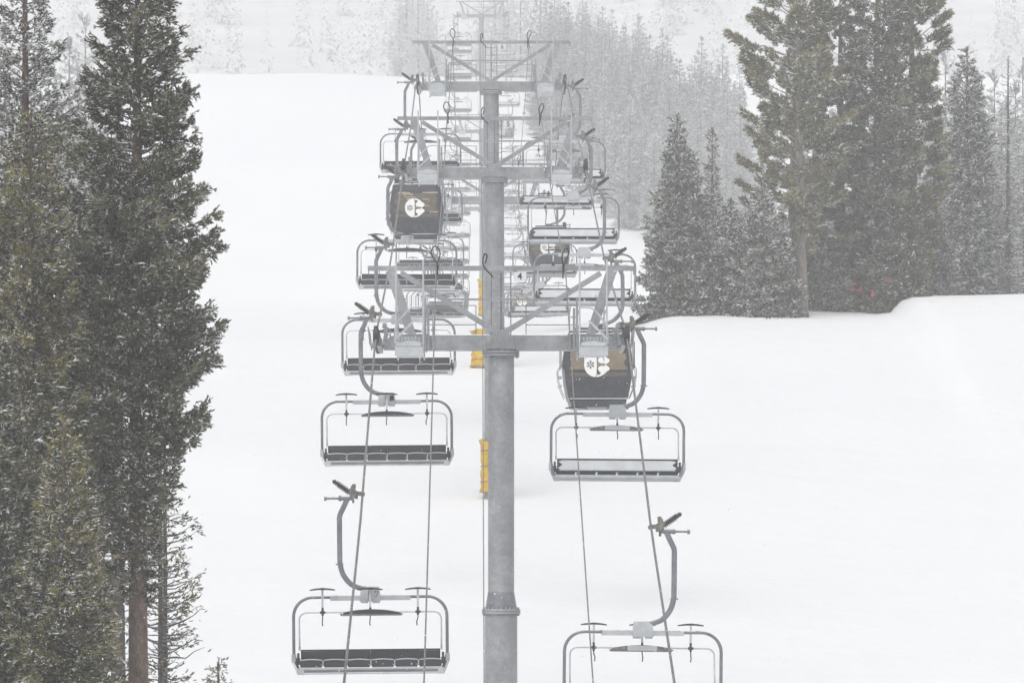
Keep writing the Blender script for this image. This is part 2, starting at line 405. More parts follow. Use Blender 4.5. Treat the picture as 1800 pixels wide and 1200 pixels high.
def tower_parts(full=True):
    """Parts of a tower head in local coordinates: origin = centre of the crossarm."""
    P = {}
    def mb(k, mat):
        if k not in P: P[k] = []
        b_ = MB(); P[k].append((b_, mat)); return b_
    # crossarm: box beam with chamfered ends
    a = mb('crossarm', 'galvanised_steel')
    a.prism([(-2.86, -.17), (-2.86, .02), (-2.72, .17), (-.2, .19), (.2, .19), (2.72, .17), (2.86, .02), (2.86, -.17), (.2, -.19), (-.2, -.19)], -.16, .16)
    for sx in (-1, 1):
        a.box((sx * 1.84, 0, 0), (.03, .40, .44)); a.box((sx * 1.90, 0, 0), (.03, .40, .44))
    # lifting frame
    f = mb('lifting_frame', 'galvanised_steel')
    f.box((0, 0, 1.84), (6.56, .11, .115))
    for sx in (-1, 1):
        f.bar((sx * 2.72, 0, 1.782), (sx * 2.20, 0, .19), .26, .16, w2=.22)
        f.bar((sx * 2.45, 0, 1.72), (sx * .10, 0, .27), .13, .13)
        f.box((sx * 3.26, 0, 1.74), (.025, .06, .11)); f.box((sx * 3.0, 0, 1.74), (.02, .06, .10))
        f.box((sx * 2.20, 0, .20), (.52, .30, .03))
        f.box((sx * 2.42, 0, 1.08), (.16, .05, .04))
        f.box((sx * 2.33, .0, 1.16), (.03, .18, .03))
    f.box((0, 0.07, 1.08), (2.64, .05, .05))
    f.box((0, 0, .27), (.36, .18, .05))
    # collar joining arm and mast
    c = mb('collar', 'galvanised_steel')
    c.prism([(-.19, .245), (.19, .245), (.36, -.16), (-.36, -.16)], -.30, -.162)
    c.prism([(-.19, .245), (.19, .245), (.36, -.16), (-.36, -.16)], .162, .30)
    c.cyl((0, 0, -.20), (0, 0, -.26), .45, 28); c.cyl((0, 0, -.275), (0, 0, -.33), .45, 28)
    for k in range(16):
        an = 2 * math.pi * k / 16
        c.cyl((.41 * math.cos(an), .41 * math.sin(an), -.17), (.41 * math.cos(an), .41 * math.sin(an), -.36), .02, 6)
    c.box((-.22, -.31, .02), (.025, .02, .42), Matrix.Rotation(R(22), 3, 'Y'))
    c.box((.22, -.31, .02), (.025, .02, .42), Matrix.Rotation(R(-22), 3, 'Y'))
    # ladder between arm and top beam
    l = mb('ladder', 'tube_steel')
    for x in (-.24, .24): l.cyl((x, .32, -.4), (x, .32, 1.78), .016, 6)
    l.cyl((0, .32, -.1), (0, .32, 1.78), .02, 6)
    for k in range(7): l.cyl((-.24, .32, -.22 + k * .31), (.24, .32, -.22 + k * .31), .012, 6)
    # sheave trains and catwalks on either end
    for sx in (-1, 1):
        sh = mb('sheave_train', 'galvanised_steel')
        sh.box((sx * 2.98, 0, -.10), (.10, 3.1, .12))
        for y in (-1.1, 1.1): sh.box((sx * 2.98, y, -.02), (.14, 1.0, .09))
        sh.cyl((sx * 2.84, 0, -.05), (sx * 3.2, 0, -.05), .08, 12)
        # derail switch brackets, hoses and forks
        for y in (-1.72, -1.0, .2, 1.0):
            sh.bar((sx * 2.88, y, -.12), (sx * 2.80, y, .34), .03, .05)
            sh.bar((sx * 3.2, y, -.12), (sx * 3.24, y, .30), .025, .05)
            sh.box((sx * 2.84, y, .34), (.10, .07, .09))
        hz = MB()
        sh.tube(spline([(sx * 2.90, -1.6, .30), (sx * 2.74, -1.62, .26), (sx * 2.70, -1.6, .08), (sx * 2.80, -1.5, -.06), (sx * 2.70, -1.3, -.14)], 5), .014, 5)
        sh.tube(spline([(sx * 2.90, -1.3, .18), (sx * 2.70, -1.25, .10), (sx * 2.74, -1.2, -.1), (sx * 2.66, -1.1, -.2)], 5), .012, 5)
        for k in range(8):
            y = -1.75 + k * .5
            wv = mb('sheave_wheel%d' % sx, 'black_rubber')
            wv.cyl((sx * HG - .05, y, .08), (sx * HG + .05, y, .08), .24, 20)
            wv.cyl((sx * HG - .07, y, .08), (sx * HG - .052, y, .08), .15, 14)
            wv.cyl((sx * HG + .052, y, .08), (sx * HG + .07, y, .08), .15, 14)
        # catwalk beside the wheels, seen end-on
        cw = mb('catwalk', 'pale_steel')
        cw.box((sx * 2.25, -.2, -.24), (.64, 3.4, .05))
        cw.box((sx * 2.25, -1.91, -.31), (.68, .04, .22))
        cw.box((sx * 2.25, -1.93, -.14), (.60, .03, .09)); 
        for x in (1.95, 2.55): cw.box((sx * x, -.2, -.16), (.03, 3.4, .13))
        for k in range(7): cw.box((sx * (2.0 + k * .083), -1.86, -.05), (.02, .03, .18))
        hr = mb('handrail', 'pale_steel')
        for x in (1.90, 2.56):
            hr.cyl((sx * x, -1.82, -.35), (sx * x, -1.82, 1.92), .022, 8)
            hr.cyl((sx * x, 1.3, -.35), (sx * x, 1.3, 1.0), .02, 8)
            hr.tube([(sx * x, -1.82, .75), (sx * x, 1.3, .75)], .016, 6)
            hr.tube([(sx * x, -1.82, .38), (sx * x, 1.3, .38)], .014, 6)
        hr.tube(spline([(sx * 1.90, -1.5, .78), (sx * 2.12, -1.5, .78), (sx * 2.28, -1.5, .70), (sx * 2.56, -1.5, .32), (sx * 2.60, -1.5, -.1)], 5), .024, 7)
        hr.bar((sx * 2.58, -1.84, -.02), (sx * 2.12, -1.84, .44), .05, .02)
        mp_ = mb('mount_post', 'galvanised_steel')
        mp_.box((sx * 1.79, -.26, .32), (.06, .08, 1.05)); mp_.box((sx * 1.68, -.26, .30), (.025, .05, 1.0)); mp_.box((sx * 1.86, -.30, .46), (.05, .05, 1.3))
        mp_.box((sx * 1.79, -.30, .62), (.16, .04, .03))
        # thin railing rectangle beside the mast
        rl = mb('railing', 'tube_steel')
        for x in (.62, 1.88): rl.cyl((sx * x, .8, -.1), (sx * x, .8, .98), .013, 6)
        for z in (.98, .50): rl.cyl((sx * .62, .8, z), (sx * 1.88, .8, z), .013, 6)
        rl.box((sx * 1.25, .7, -.13), (1.3, .4, .03))
        # snow lying on catwalk and arm
        sn = mb('snow_cap', 'bough_snow')
        sn.prism([(sx * 2.0, -.21), (sx * 2.04, -.07), (sx * 2.3, -.06), (sx * 2.45, -.10), (sx * 2.5, -.21)][::sx], -1.85, .9)
        sn = mb('snow_cap', 'bough_snow')
        sn.prism([(sx * .25, .185), (sx * .3, .205), (sx * 1.6, .20), (sx * 1.65, .185)][::sx], -.15, .15)
    for (x, ic) in ((-2.5, .12), (-1.98, .2), (2.5, .16), (2.02, .24)):
        sn = mb('icicle', 'bough_snow'); sn.cyl((x, -1.9, -.40), (x, -1.9, -.42 - ic), .014, 5, 0.002)
    # rope loops on the top beam, and the number plate
    for (x, seed) in ((-1.6, 0), (-.42, 1), (1.58, 2)):
        lp = mb('rope_loop', 'black_rope')
        if seed == 0:
            pts = [(x, -.1, 1.62), (x + .04, -.1, 1.9), (x - .12, -.12, 2.2), (x - .02, -.14, 2.38), (x + .10, -.12, 2.2), (x + .02, -.1, 1.9), (x + .05, -.1, 1.66)]
        elif seed == 1:
            pts = [(x + .22, -.08, 1.62), (x + .02, -.1, 1.84), (x - .03, -.1, 2.0), (x + .01, -.12, 2.18), (x + .07, -.1, 2.14), (x + .03, -.1, 1.95)]
        else:
            pts = [(x - .06, -.1, 1.58), (x - .06, -.1, 1.9), (x - .08, -.12, 2.15), (x + .02, -.14, 2.32), (x + .08, -.12, 2.2), (x - .02, -.1, 1.95), (x - .05, -.1, 1.7)]
        lp.tube(spline(pts, 6), .020, 6)
    return P

def make_tower(num, d, py, h):
    base_z = gzf(AX, d)
    Zc = (VY - py) * d / F
    root = empty('lift_tower', (AX, d, base_z))
    hgt = Zc - base_z
    P = tower_parts()
    for name, lst in P.items():
        wheels = name.startswith('sheave_wheel')
        if wheels:
            continue
        for mbd, mat in lst:
            mbd.v = [(x, y, z + hgt) for x, y, z in mbd.v]
            o = mbd.build(name, mat, root)
            if name == 'sheave_train':
                sx = -1 if mbd.v[0][0] < 0 else 1
                for wb, wm in P['sheave_wheel%d' % sx]:
                    wb.v = [(x, y, z + hgt) for x, y, z in wb.v]
                    wb.build('wheel', wm, o)
    # mast
    ms = MB(); seam = hgt - 6.6
    if num == 4:
        ms.cyl((0, 0, -1.2), (0, 0, seam - .04), .40, 40)
        ms.cyl((0, 0, seam + .48), (0, 0, hgt - .32), .322, 40)
    else:
        ms.cyl((0, 0, -1.0), (0, 0, hgt - .32), .36, 36, .32)
    o = ms.build('mast', 'galvanised_steel', root)
    if num == 4:
        cn = MB(); cn.cyl((0, 0, seam + .05), (0, 0, seam + .48), .395, 40, .326); cn.build('reducer_cone', 'tube_steel', o)
        fl = MB()
        fl.cyl((0, 0, seam - .06), (0, 0, seam - .005), .475, 40); fl.cyl((0, 0, seam + .005), (0, 0, seam + .06), .475, 40)
        for k in range(24):
            an = 2 * math.pi * k / 24
            fl.cyl((.43 * math.cos(an), .43 * math.sin(an), seam - .10), (.43 * math.cos(an), .43 * math.sin(an), seam + .11), .022, 6)
        fl.build('flange', 'galvanised_steel', o)
    if num <= 7:
        pl = MB(); pl.box((.46, -.07, hgt + 1.63), (.31, .012, .23))
        p = pl.build('number_plate', 'grey_plate', root)
        add_text(str(num), .24, (.46, -.082, hgt + 1.63), p)
    # mast ladder with brackets on the uphill side
    ml = MB()
    for x in (-.2, .2): ml.cyl((x, .48, 1.2), (x, .48, hgt - .4), .016, 6)
    for k in range(int((hgt - 1.8) / .31)): ml.cyl((-.2, .48, 1.4 + k * .31), (.2, .48, 1.4 + k * .31), .012, 5)
    ml.build('mast_ladder', 'tube_steel', root)
    L = {4: 'nearest galvanised lift tower with number plate 4 and bolted mast flange',
         5: 'galvanised lift tower with number plate 5, between towers 4 and 6',
         6: 'galvanised lift tower with number plate 6, highest of the clear towers',
         7: 'short hazy lift tower glimpsed just below the crossarm of tower 5',
         8: 'faint lift tower low in the snowy dip, behind towers 5 and 7',
         9: 'faint lift tower in the fog just under the crossarm of tower 6',
         10: 'faintest lift tower, rising out of fog above the top beam of tower 6'}
    return tag(root, L[num], 'lift tower', 'lift towers in a line up the slope')
for num, d, py, h in TOWERS:
    make_tower(num, d, py, h)

# rope heights (metres above the camera) along the line
def rz(d): return np.interp(d, RD, RZ)
RD = [60, 105, 119.3, 122, 138, 142, 162, 192, 210, 228, 236, 239, 258, 270, 280, 290, 293, 310, 330, 350, 400, 440, 470, 500, 530, 559, 562, 600, 639, 642, 686, 727, 730, 790, 850]
RZ = [-10.6, 0.0, 3.27, 4.05, 8.45, 9.0, 12.0, 17.45, 20.4, 23.9, 25.1, 25.2, 24.3, 23.75, 24.05, 24.8, 24.8, 24.0, 24.8, 26.3, 29.7, 32.6, 35.0, 39.2, 43.2, 46.9, 47.1, 54.0, 62.2, 62.5, 73.5, 85.6, 85.7, 88.0, 92.0]

def rope(name, x, dz, rad, mat, label, cat, grp, lst=None, y0=60, y1=850):
    m_ = MB(); pts = []
    if lst is None:
        ds = np.arange(y0, y1, 4.0)
        pts = [(AX + x, float(d_), float(rz(d_)) + dz) for d_ in ds]
    else:
        for (a, b_), sag in lst:
            for k in range(12):
                q = k / 12
                pts.append((AX + x, a[0] + (b_[0] - a[0]) * q, a[1] + (b_[1] - a[1]) * q - sag * 4 * q * (1 - q)))
        pts.append((AX + x, lst[-1][0][1][0], lst[-1][0][1][1]))
    m_.tube(pts, rad, 8)
    o = m_.build(name, mat); return tag(o, label, cat, grp)
rope('haul_rope', -HG, 0, .026, 'rope_steel', 'thick haul rope carrying the descending chairs that face the viewer', 'rope', 'haul ropes of the chairlift')
rope('haul_rope', HG, 0, .026, 'rope_steel', 'thick haul rope carrying the ascending chairs seen from behind', 'rope', 'haul ropes of the chairlift')
tt = [(d, (VY - py) * d / F + 1.88) for _, d, py, _ in TOWERS]
def comm(end, sag):
    pts = [end] + tt
    return [((pts[i], pts[i + 1]), sag * (pts[i + 1][0] - pts[i][0]) / 50.0) for i in range(len(pts) - 1)]
rope('line_cable', -1.6, 0, .017, 'rope_steel', 'thin cable strung on the tower top beams beside the descending chairs', 'cable', 'thin cables strung on the tower tops', comm((58, -14.5), .35))
rope('line_cable', 1.58, 0, .015, 'rope_steel', 'thin cable strung on the tower top beams beside the ascending chairs', 'cable', 'thin cables strung on the tower tops', comm((58, -13.5), .35))
rope('line_cable', -.46, 0, .011, 'rope_steel', 'thinnest cable, running close beside the tower masts', 'cable', 'thin cables strung on the tower tops', comm((58, -14.5), .35))

# ------------------------------------------------------------------ carriers
# local frame: origin at the rope clamp, facing -Y, x to the viewer's right, z up
def grip_mb():
    g = MB()
    g.cyl((0, -.17, 0), (0, .17, 0), .055, 10)                      # jaws round the rope
    g.box((-.14, 0, .01), (.22, .12, .09)); g.box((-.20, 0, .05), (.10, .22, .26))
    g.bar((-.06, 0, .0), (-.26, 0, .12), .06, .10); g.box((-.18, .02, .17), (.08, .10, .10))
    g.box((-.20, -.08, -.13), (.05, .05, .12)); g.box((-.13, .05, -.05), (.06, .08, .10))
    g.bar((-.30, 0, .10), (-.22, 0, -.10), .05, .12)
    return g
def grip_arm_mb():
    g = MB()
    g.cyl((-.22, 0, -.085), (-.52, 0, -.085), .048, 12); g.cyl((-.46, 0, -.085), (-.50, 0, -.085), .062, 12)
    g.cyl((-.52, 0, -.085), (-.80, 0, -.085), .026, 10); g.cyl((-.77, 0, -.085), (-.825, 0, -.085), .055, 14)
    return g
def spring_mb():
    g = MB(); a = Vector((-.26, 0, .03)); b_ = Vector((-.60, 0, .27)); d = (b_ - a)
    g.cyl(a, b_, .035, 8)
    u = Vector((0, 1, 0)); v = d.normalized().cross(u); pts = []
    for k in range(8 * 7 + 1):
        q = k / 56; an = 2 * math.pi * k / 8
        pts.append(a + d * (0.06 + q * .74) + (u * math.cos(an) + v * math.sin(an)) * .062)
    g.tube(pts, .012, 5)
    g.cyl(a + d * .82, a + d * .88, .06, 10); g.cyl(b_ - d * .06, b_ + d * .06, .05, 10); g.cyl(b_ + d * .06, b_ + d * .12, .02, 8)
    return g
def hanger_mb(cabin=False):
    g = MB()
    if not cabin:
        pts = spline([(-.33, 0, -.10), (-.40, 0, -.26), (-.49, 0, -.45), (-.50, 0, -.62), (-.50, 0, -1.3), (-.49, 0, -1.52), (-.42, 0, -1.74), (-.26, 0, -1.93), (-.06, 0, -2.01), (.06, 0, -2.03)], 5)
    else:
        pts = spline([(-.33, 0, -.10), (-.40, 0, -.26), (-.50, 0, -.45), (-.52, 0, -.62), (-.52, 0, -1.30), (-.46, 0, -1.55), (-.28, 0, -1.76), (0, 0, -1.88), (.14, 0, -1.92)], 5)
    # flattened box-like tube: two passes of bars
    n = len(pts); vs = []; hw = .056; hd = .05
    for i, p in enumerate(pts):
        d = (pts[min(i + 1, n - 1)] - pts[max(i - 1, 0)]).normalized(); s_ = Vector((d.z, 0, -d.x))
        for a_, c_ in ((-1, -.6), (-.6, -1), (.6, -1), (1, -.6), (1, .6), (.6, 1), (-.6, 1), (-1, .6)):
            vs.append(p + s_ * hw * a_ + Vector((0, hd * c_, 0)))
    fs = [(i * 8 + k, i * 8 + (k + 1) % 8, (i + 1) * 8 + (k + 1) % 8, (i + 1) * 8 + k) for i in range(n - 1) for k in range(8)]
    fs += [tuple(reversed(range(8))), tuple((n - 1) * 8 + k for k in range(8))]
    g.add(vs, fs)
    if not cabin: g.box((-.49, 0, -1.50), (.16, .14, .012)); g.box((-.575, 0, -1.50), (.03, .03, .03))
    return g

CX = .14     # seat centre relative to the rope
def chair_parts():
    L = []      # (name, mb, mat, parentname)
    L.append(('grip', grip_mb(), 'fitting_brass', None))
    L.append(('spring', spring_mb(), 'black_rubber', 'grip'))
    L.append(('roller_arm', grip_arm_mb(), 'tube_steel', 'grip'))
    L.append(('hanger', hanger_mb(), 'tube_steel', None))
    b = MB()   # bail
    w2 = 1.645; rt = .42; zt = -2.20; zb = -3.40
    pts = [(CX - w2 + .10, .05, -3.74), (CX - w2 + .05, .05, -3.62)] + [(CX - w2, .03, zb)]
    pts += [(CX - w2, 0, zt - rt - .3)] + arc(CX - w2 + rt, zt - rt, rt, 180, 90, 9)
    pts += arc(CX + w2 - rt, zt - rt, rt, 90, 0, 9) + [(CX + w2, 0, zt - rt - .3), (CX + w2, .03, zb), (CX + w2 - .05, .05, -3.62), (CX + w2 - .10, .05, -3.74)]
    b.tube(pts, .036, 10)
    L.append(('bail_frame', b, 'tube_steel', None))
    s = MB(); s.box((CX, 0, -2.225), (1.72, .10, .10)); s.box((CX + .02, -.06, -2.245), (1.70, .04, .05))
    s.box((CX - .12, -.01, -2.19), (.15, .20, .29)); s.box((CX + .13, -.01, -2.19), (.16, .20, .29))
    s.prism([(CX - .22, -2.30), (CX - .20, -2.06), (CX - .10, -1.98), (CX + .20, -1.98), (CX + .22, -2.12), (CX + .22, -2.30)], .10, .15)
    L.append(('crossbar', s, 'pale_steel', None))
    # restraint bar, raised
    r_ = MB(); w3 = 1.52; yb = -.28; zt = -2.53; rt = .16
    pts = [(CX - w3, -.05, -3.34), (CX - w3, -.12, -3.1), (CX - w3, yb + .05, -2.85)] + arc(CX - w3 + rt, zt - rt, rt, 180, 90, 6, yb) + arc(CX + w3 - rt, zt - rt, rt, 90, 0, 6, yb) + [(CX + w3, yb + .05, -2.85), (CX + w3, -.12, -3.1), (CX + w3, -.05, -3.34)]
    r_.tube(pts, .018, 8)
    for sx in (-1, 1): r_.box((CX + sx * w3, -.05, -3.30), (.05, .06, .09)); r_.box((CX + sx * w3, -.08, -3.18), (.035, .04, .04))
    L.append(('restraint_bar', r_, 'bright_steel', None))
    for k, x in enumerate((-1.02, 0, 1.02)):
        f = MB()
        f.prism([(CX + x - .275, -2.065), (CX + x - .27, -2.04), (CX + x - .16, -2.02), (CX + x, -2.005), (CX + x + .16, -2.02), (CX + x + .27, -2.04), (CX + x + .275, -2.065), (CX + x + .1, -2.05), (CX + x - .1, -2.05)], yb - .14, yb + .0)
        L.append(('footrest', f, 'black_rubber', 'restraint_bar')); f = MB(); f.box((CX + x, yb, -2.53), (.11, .07, .055)); f.cyl((CX + x, yb, -2.42), (CX + x, yb, -2.6), .025, 8)
        dx_ = (-.01, -.015, -.03)[k]
        f.tube([(CX + x, yb, -2.54), (CX + x - .002, yb, -2.66), (CX + x + dx_, yb, -2.74), (CX + x + dx_ + .01, yb, -2.82)], .013, 5)
        L.append(('strap', f, 'black_rubber', 'restraint_bar'))
        p_ = MB(); p_.box((CX + x, yb - .02, -2.24), (.045, .04, .38))
        L.append(('footrest_post', p_, 'bright_steel', 'restraint_bar'))
    # lens-shaped panel on the bar
    e = MB(); n = 14; poly = []
    for k in range(n + 1):
        q = -1 + 2 * k / n; poly.append((CX + .02 + q * .68, -2.575 + .105 * (1 - q * q) ** .7))
    poly = poly + [(CX + .70, -2.585), (CX + .62, -2.60), (CX - .58, -2.60), (CX - .66, -2.585)]
    e.prism(poly, yb - .045, yb - .03)
    L.append(('map_panel', e, 'black_rubber', None))
    e2 = MB(); e2.prism([(x, z) for x, z in poly], yb - .028, yb + .03)
    e2.box((CX + .02, yb - .05, -2.592), (1.30, .03, .035))
    L.append(('panel_frame', e2, 'tube_steel', 'map_panel'))
    e3 = MB(); e3.box((CX, yb + .036, -2.535), (.62, .008, .105)); L.append(('map_sheet', e3, 'shell_panel', 'map_panel'))
    e4 = MB()
    for x, w_ in ((-.42, .16), (.42, .12), (.54, .08), (-.56, .05)): e4.box((CX + x, yb + .036, -2.545), (w_, .008, .06))
    L.append(('sticker', e4, 'sticker_mix', 'map_panel'))
    # seat
    b_ = MB(); b_.prism([(CX - 1.46, -3.56), (CX - 1.47, -3.37), (CX - 1.44, -3.355), (CX - .01, -3.35), (CX - .01, -3.56)], -.02, .04)
    b_.prism([(CX + .01, -3.56), (CX + .01, -3.35), (CX + 1.44, -3.355), (CX + 1.47, -3.37), (CX + 1.46, -3.56)], -.02, .04)
    L.append(('backrest', b_, 'seat_vinyl', None))
    s_ = MB(); s_.prism([(CX - 1.40, -3.60), (CX - 1.47, -3.55), (CX - 1.36, -3.47), (CX - 1.46, -3.39), (CX - 1.36, -3.33 - .03), (CX + 1.36, -3.36), (CX + 1.46, -3.39), (CX + 1.36, -3.47), (CX + 1.47, -3.55), (CX + 1.40, -3.60)], .062, .074)
    L.append(('back_shell', s_, 'shell_panel', 'backrest'))
    s_ = MB(); s_.box((CX, .05, -3.335), (2.98, .07, .035)); s_.box((CX, .05, -3.63), (2.98, .06, .03)); 
    for sx in (-1, 1): s_.box((CX + sx * 1.47, .052, -3.48), (.05, .03, .27)); s_.prism([(CX + sx * 1.45, -3.60), (CX + sx * 1.45, -3.37), (CX + sx * 1.2, -3.37), (CX + sx * 1.2, -3.6)][::sx], .045, .06)
    L.append(('back_edge', s_, 'black_rubber', 'backrest'))
    for k in range(6):
        x0 = CX - 1.53 + k * .51; g = MB(); poly = []
        for q in range(9):
            u = q / 8; poly.append((x0 + .015 + u * .48, -3.56 + .018 * math.sin(math.pi * u)))
        poly += [(x0 + .495, -3.66), (x0 + .48, -3.705), (x0 + .03, -3.705), (x0 + .015, -3.66)]
        g.prism(poly, -.50, .0)
        L.append(('seat', g, 'seat_vinyl', None))
    g = MB()
    for k in range(6):
        x0 = CX - 1.53 + k * .51; pts = [(x0 + .015 + q / 8 * .48, -.505, -3.552 + .018 * math.sin(math.pi * q / 8)) for q in range(9)]
        g.tube(pts, .011, 5)
        if k: 
            g.box((x0, -.51, -3.60), (.018, .02, .09)); g.box((x0 - .02, -.51, -3.65), (.05, .02, .015)); g.box((x0, .03, -3.66), (.07, .03, .03))
    g.box((CX, .04, -3.605), (2.9, .04, .018))
    L.append(('piping', g, 'bright_steel', None))
    g = MB(); g.box((CX, -.22, -3.79), (3.18, .42, .035)); g.box((CX, -.47, -3.735), (3.1, .035, .04)); g.box((CX, -.47, -3.84), (3.1, .05, .03)); g.box((CX, .03, -3.75), (3.2, .05, .07))
    for sx in (-1, 1): g.box((CX + sx * 1.50, -.46, -3.80), (.14, .10, .12)); g.bar((CX + sx * 1.56, -.2, -3.82), (CX + sx * 1.66, .03, -3.60), .05, .08); g.box((CX + sx * 1.655, .02, -3.50), (.085, .09, .16))
    L.append(('seat_frame', g, 'pale_steel', None))
    g = MB(); g.box((CX, -.475, -3.787), (2.86, .04, .06)); L.append(('footboard', g, 'tube_steel', 'seat_frame'))
    for sx in (-1, 1):
        g = MB(); g.box((CX + sx * 1.545, -.18, -3.57), (.075, .5, .14)); g.box((CX + sx * 1.55, -.05, -3.46), (.05, .2, .14)); L.append(('armrest', g, 'black_rubber', None))
    return L

def rings(levels, ch=.12):
    levels = [(hx * .95, hy, z) for hx, hy, z in levels]
    """8-gon rings (half width, half depth, z, x shift)"""
    g = MB(); vs = []
    for hx, hy, z in levels:
        c = ch
        vs += [(-hx, -hy + c, z), (-hx + c, -hy, z), (hx - c, -hy, z), (hx, -hy + c, z), (hx, hy - c, z), (hx - c, hy, z), (-hx + c, hy, z), (-hx, hy - c, z)]
    n = len(levels); fs = []
    for i in range(n - 1):
        for k in range(8): fs.append((i * 8 + k, i * 8 + (k + 1) % 8, (i + 1) * 8 + (k + 1) % 8, (i + 1) * 8 + k))
    fs += [tuple(range(8)), tuple(reversed(range((n - 1) * 8, n * 8)))]
    g.add(vs, fs); return g

def circ(cx, cz, r, a0=0, a1=360, n=24):
    return [(cx + r * math.cos(R(a0 + (a1 - a0) * k / n)), cz + r * math.sin(R(a0 + (a1 - a0) * k / n))) for k in range(n + (0 if a1 - a0 == 360 else 1))]

def cabin_parts(planks=False):
    L = []; X0 = .22
    L.append(('grip', grip_mb(), 'fitting_brass', None))
    L.append(('spring', spring_mb(), 'black_rubber', 'grip'))
    L.append(('roller_arm', grip_arm_mb(), 'tube_steel', 'grip'))
    L.append(('hanger', hanger_mb(True), 'tube_steel', None))
    def sh(g): g.v = [(x + X0, y, z) for x, y, z in g.v]; return g
    b = rings([(.80, .95, -1.86), (.90, 1.06, -1.93), (.955, 1.10, -2.2), (1.02, 1.10, -2.62), (1.025, 1.10, -2.9), (.98, 1.10, -3.3), (.90, 1.06, -3.72), (.86, 1.0, -3.78)])
    L.append(('body', sh(b), 'cabin_shell', None))
    rf = rings([(.70, .85, -1.80), (.86, 1.02, -1.83), (.86, 1.02, -1.86)], .14)
    rf.box((0, 0, -1.72), (1.1, .12, .08)); rf.box((0, -.5, -1.74), (1.3, .06, .06)); rf.box((0, .5, -1.74), (1.3, .06, .06))
    rf.box((0, 0, -1.66), (.30, .26, .12)); rf.box((.32, -.75, -1.76), (.8, .1, .08))
    L.append(('roof', sh(rf), 'cabin_roof', None))
    sk = rings([(.86, .98, -3.80), (.80, .9, -3.98), (.72, .85, -4.0)], .1); L.append(('skirt', sh(sk), 'cabin_shell', None))
    tr = MB(); tr.box((0, -1.03, -3.76), (1.62, .05, .025)); tr.box((0, 1.03, -3.76), (1.62, .05, .025))
    L.append(('sill_trim', sh(tr), 'bright_steel', 'body'))
    for sy in (-1, 1):
        y = 1.10
        def out(g):
            g.v = [((x) * (1 if sy < 0 else -1) + X0, -yy * -sy, z) for x, yy, z in g.v]; return g
        # y given as positive outward distance
        i0 = len(L)
        p = MB()
        poly = [(-.75, -2.02), (.75, -2.02), (.78, -2.36)] + [(.90 - .17 * math.cos(R(a)), -2.50 - .15 * math.sin(R(a)) * -1) for a in (60, 30, 0, -30, -60)] + [(.84, -2.70), (-.84, -2.70)] + [(-.90 + .17 * math.cos(R(a)), -2.50 - .15 * math.sin(R(a))) for a in (60, 30, 0, -30, -60)] + [(-.78, -2.36)]
        p.prism(poly, y + .001, y + .006)
        o = ('panel', out(p), 'dark_tan' if planks else 'tan_panel', None); L.append(o)
        p = MB(); p.prism([(-.82, -2.78), (.82, -2.78), (.80, -2.89), (-.80, -2.89)], y + .001, y + .006); L.append(('panel_stripe', out(p), 'dark_tan', None))
        if planks:
            p = MB(); rnd = random.Random(4)
            for k in range(16):
                x = rnd.uniform(-.78, .5); z = rnd.choice([-2.0, -2.06, -2.16, -2.24, -2.40, -2.48, -2.58, -2.66, -2.72]); l = rnd.uniform(.15, .45)
                p.box((x + l / 2, y + .009, z), (min(l, .8 - x), .005, rnd.uniform(.02, .05)))
            L.append(('plank_streaks', out(p), 'pale_plank', None))
        # emblem: white round C with two bites and a snowflake
        cx, cz, r = (-.05, -2.56, .36); e = MB(); yo = y + .013
        left = circ(cx, cz, r, 98, 262, 24)                       # left bowl with straight inner edge
        left = left + [(cx - .005, cz - r * .80), (cx + .005, cz), (cx - .005, cz + r * .80)]
        e.prism(left, yo, yo + .004)
        for sz in (1, -1):
            blob = [(-.05, .99), (.25, .93), (.55, .78), (.80, .55), (1.0, .42), (1.02, .28), (.88, .12), (.70, .02), (.62, .03), (.66, .13), (.52, .09), (.30, .11), (.14, .20), (.10, .34), (.16, .50), (.32, .63), (.28, .78), (.14, .82), (.02, .80)]
            e.prism([(cx + a * r, cz + sz * b_ * r) for a, b_ in (blob if sz > 0 else blob[::-1])], yo, yo + .004)
        L.append(('emblem', out(e), 'white_print', 'PANEL'))
        s = MB()
        for k in range(6):
            an = R(60 * k + 30); c0 = Vector((cx - .175, 0, cz)); d = Vector((math.cos(an), 0, math.sin(an)))
            a_ = c0 + d * .02; b_ = c0 + d * .105; a_.y = b_.y = yo + .0065
            s.bar(a_, b_, .020, .003)
            for q in (.55, .85):
                for sg in (-1, 1):
                    d2 = Vector((math.cos(an + sg * .9), 0, math.sin(an + sg * .9)))
                    p0 = c0 + d * .105 * q; p0.y = yo + .0065; p1 = p0 + d2 * .035
                    s.bar(p0, p1, .014, .003)
        L.append(('snowflake', out(s), 'black_print', 'PANEL'))
        for it in L[i0:]: it[1].v = [(x, yy, z - .24) for x, yy, z in it[1].v]
    for sx in (-1, 1):
        g = MB(); g.box((X0 + sx * 1.045, -.55, -2.5), (.02, .8, .75)); g.box((X0 + sx * 1.045, .35, -2.5), (.02, .7, .75)); L.append(('window', g, 'window_tint', None))
        g = MB(); pts = spline([(X0 + sx * 1.0, -.7, -2.75), (X0 + sx * 1.12, -.7, -2.9), (X0 + sx * 1.08, -.7, -3.3), (X0 + sx * .93, -.7, -3.7)], 5); g.tube(pts, .014, 6)
        pts = [Vector((p.x, .2, p.z)) for p in pts]; g.tube(pts, .014, 6)
        for z in (-3.1, -3.35): g.box((X0 + sx * 1.06, -.25, z), (.10, .9, .04))
        L.append(('ski_rack', g, 'pale_steel', None))
    DZ = .3
    g = MB(); g.box((X0 - .72, -.6, -1.68), (.16, .5, .36)); L.append(('battery_box', g, 'black_rubber', 'roof'))
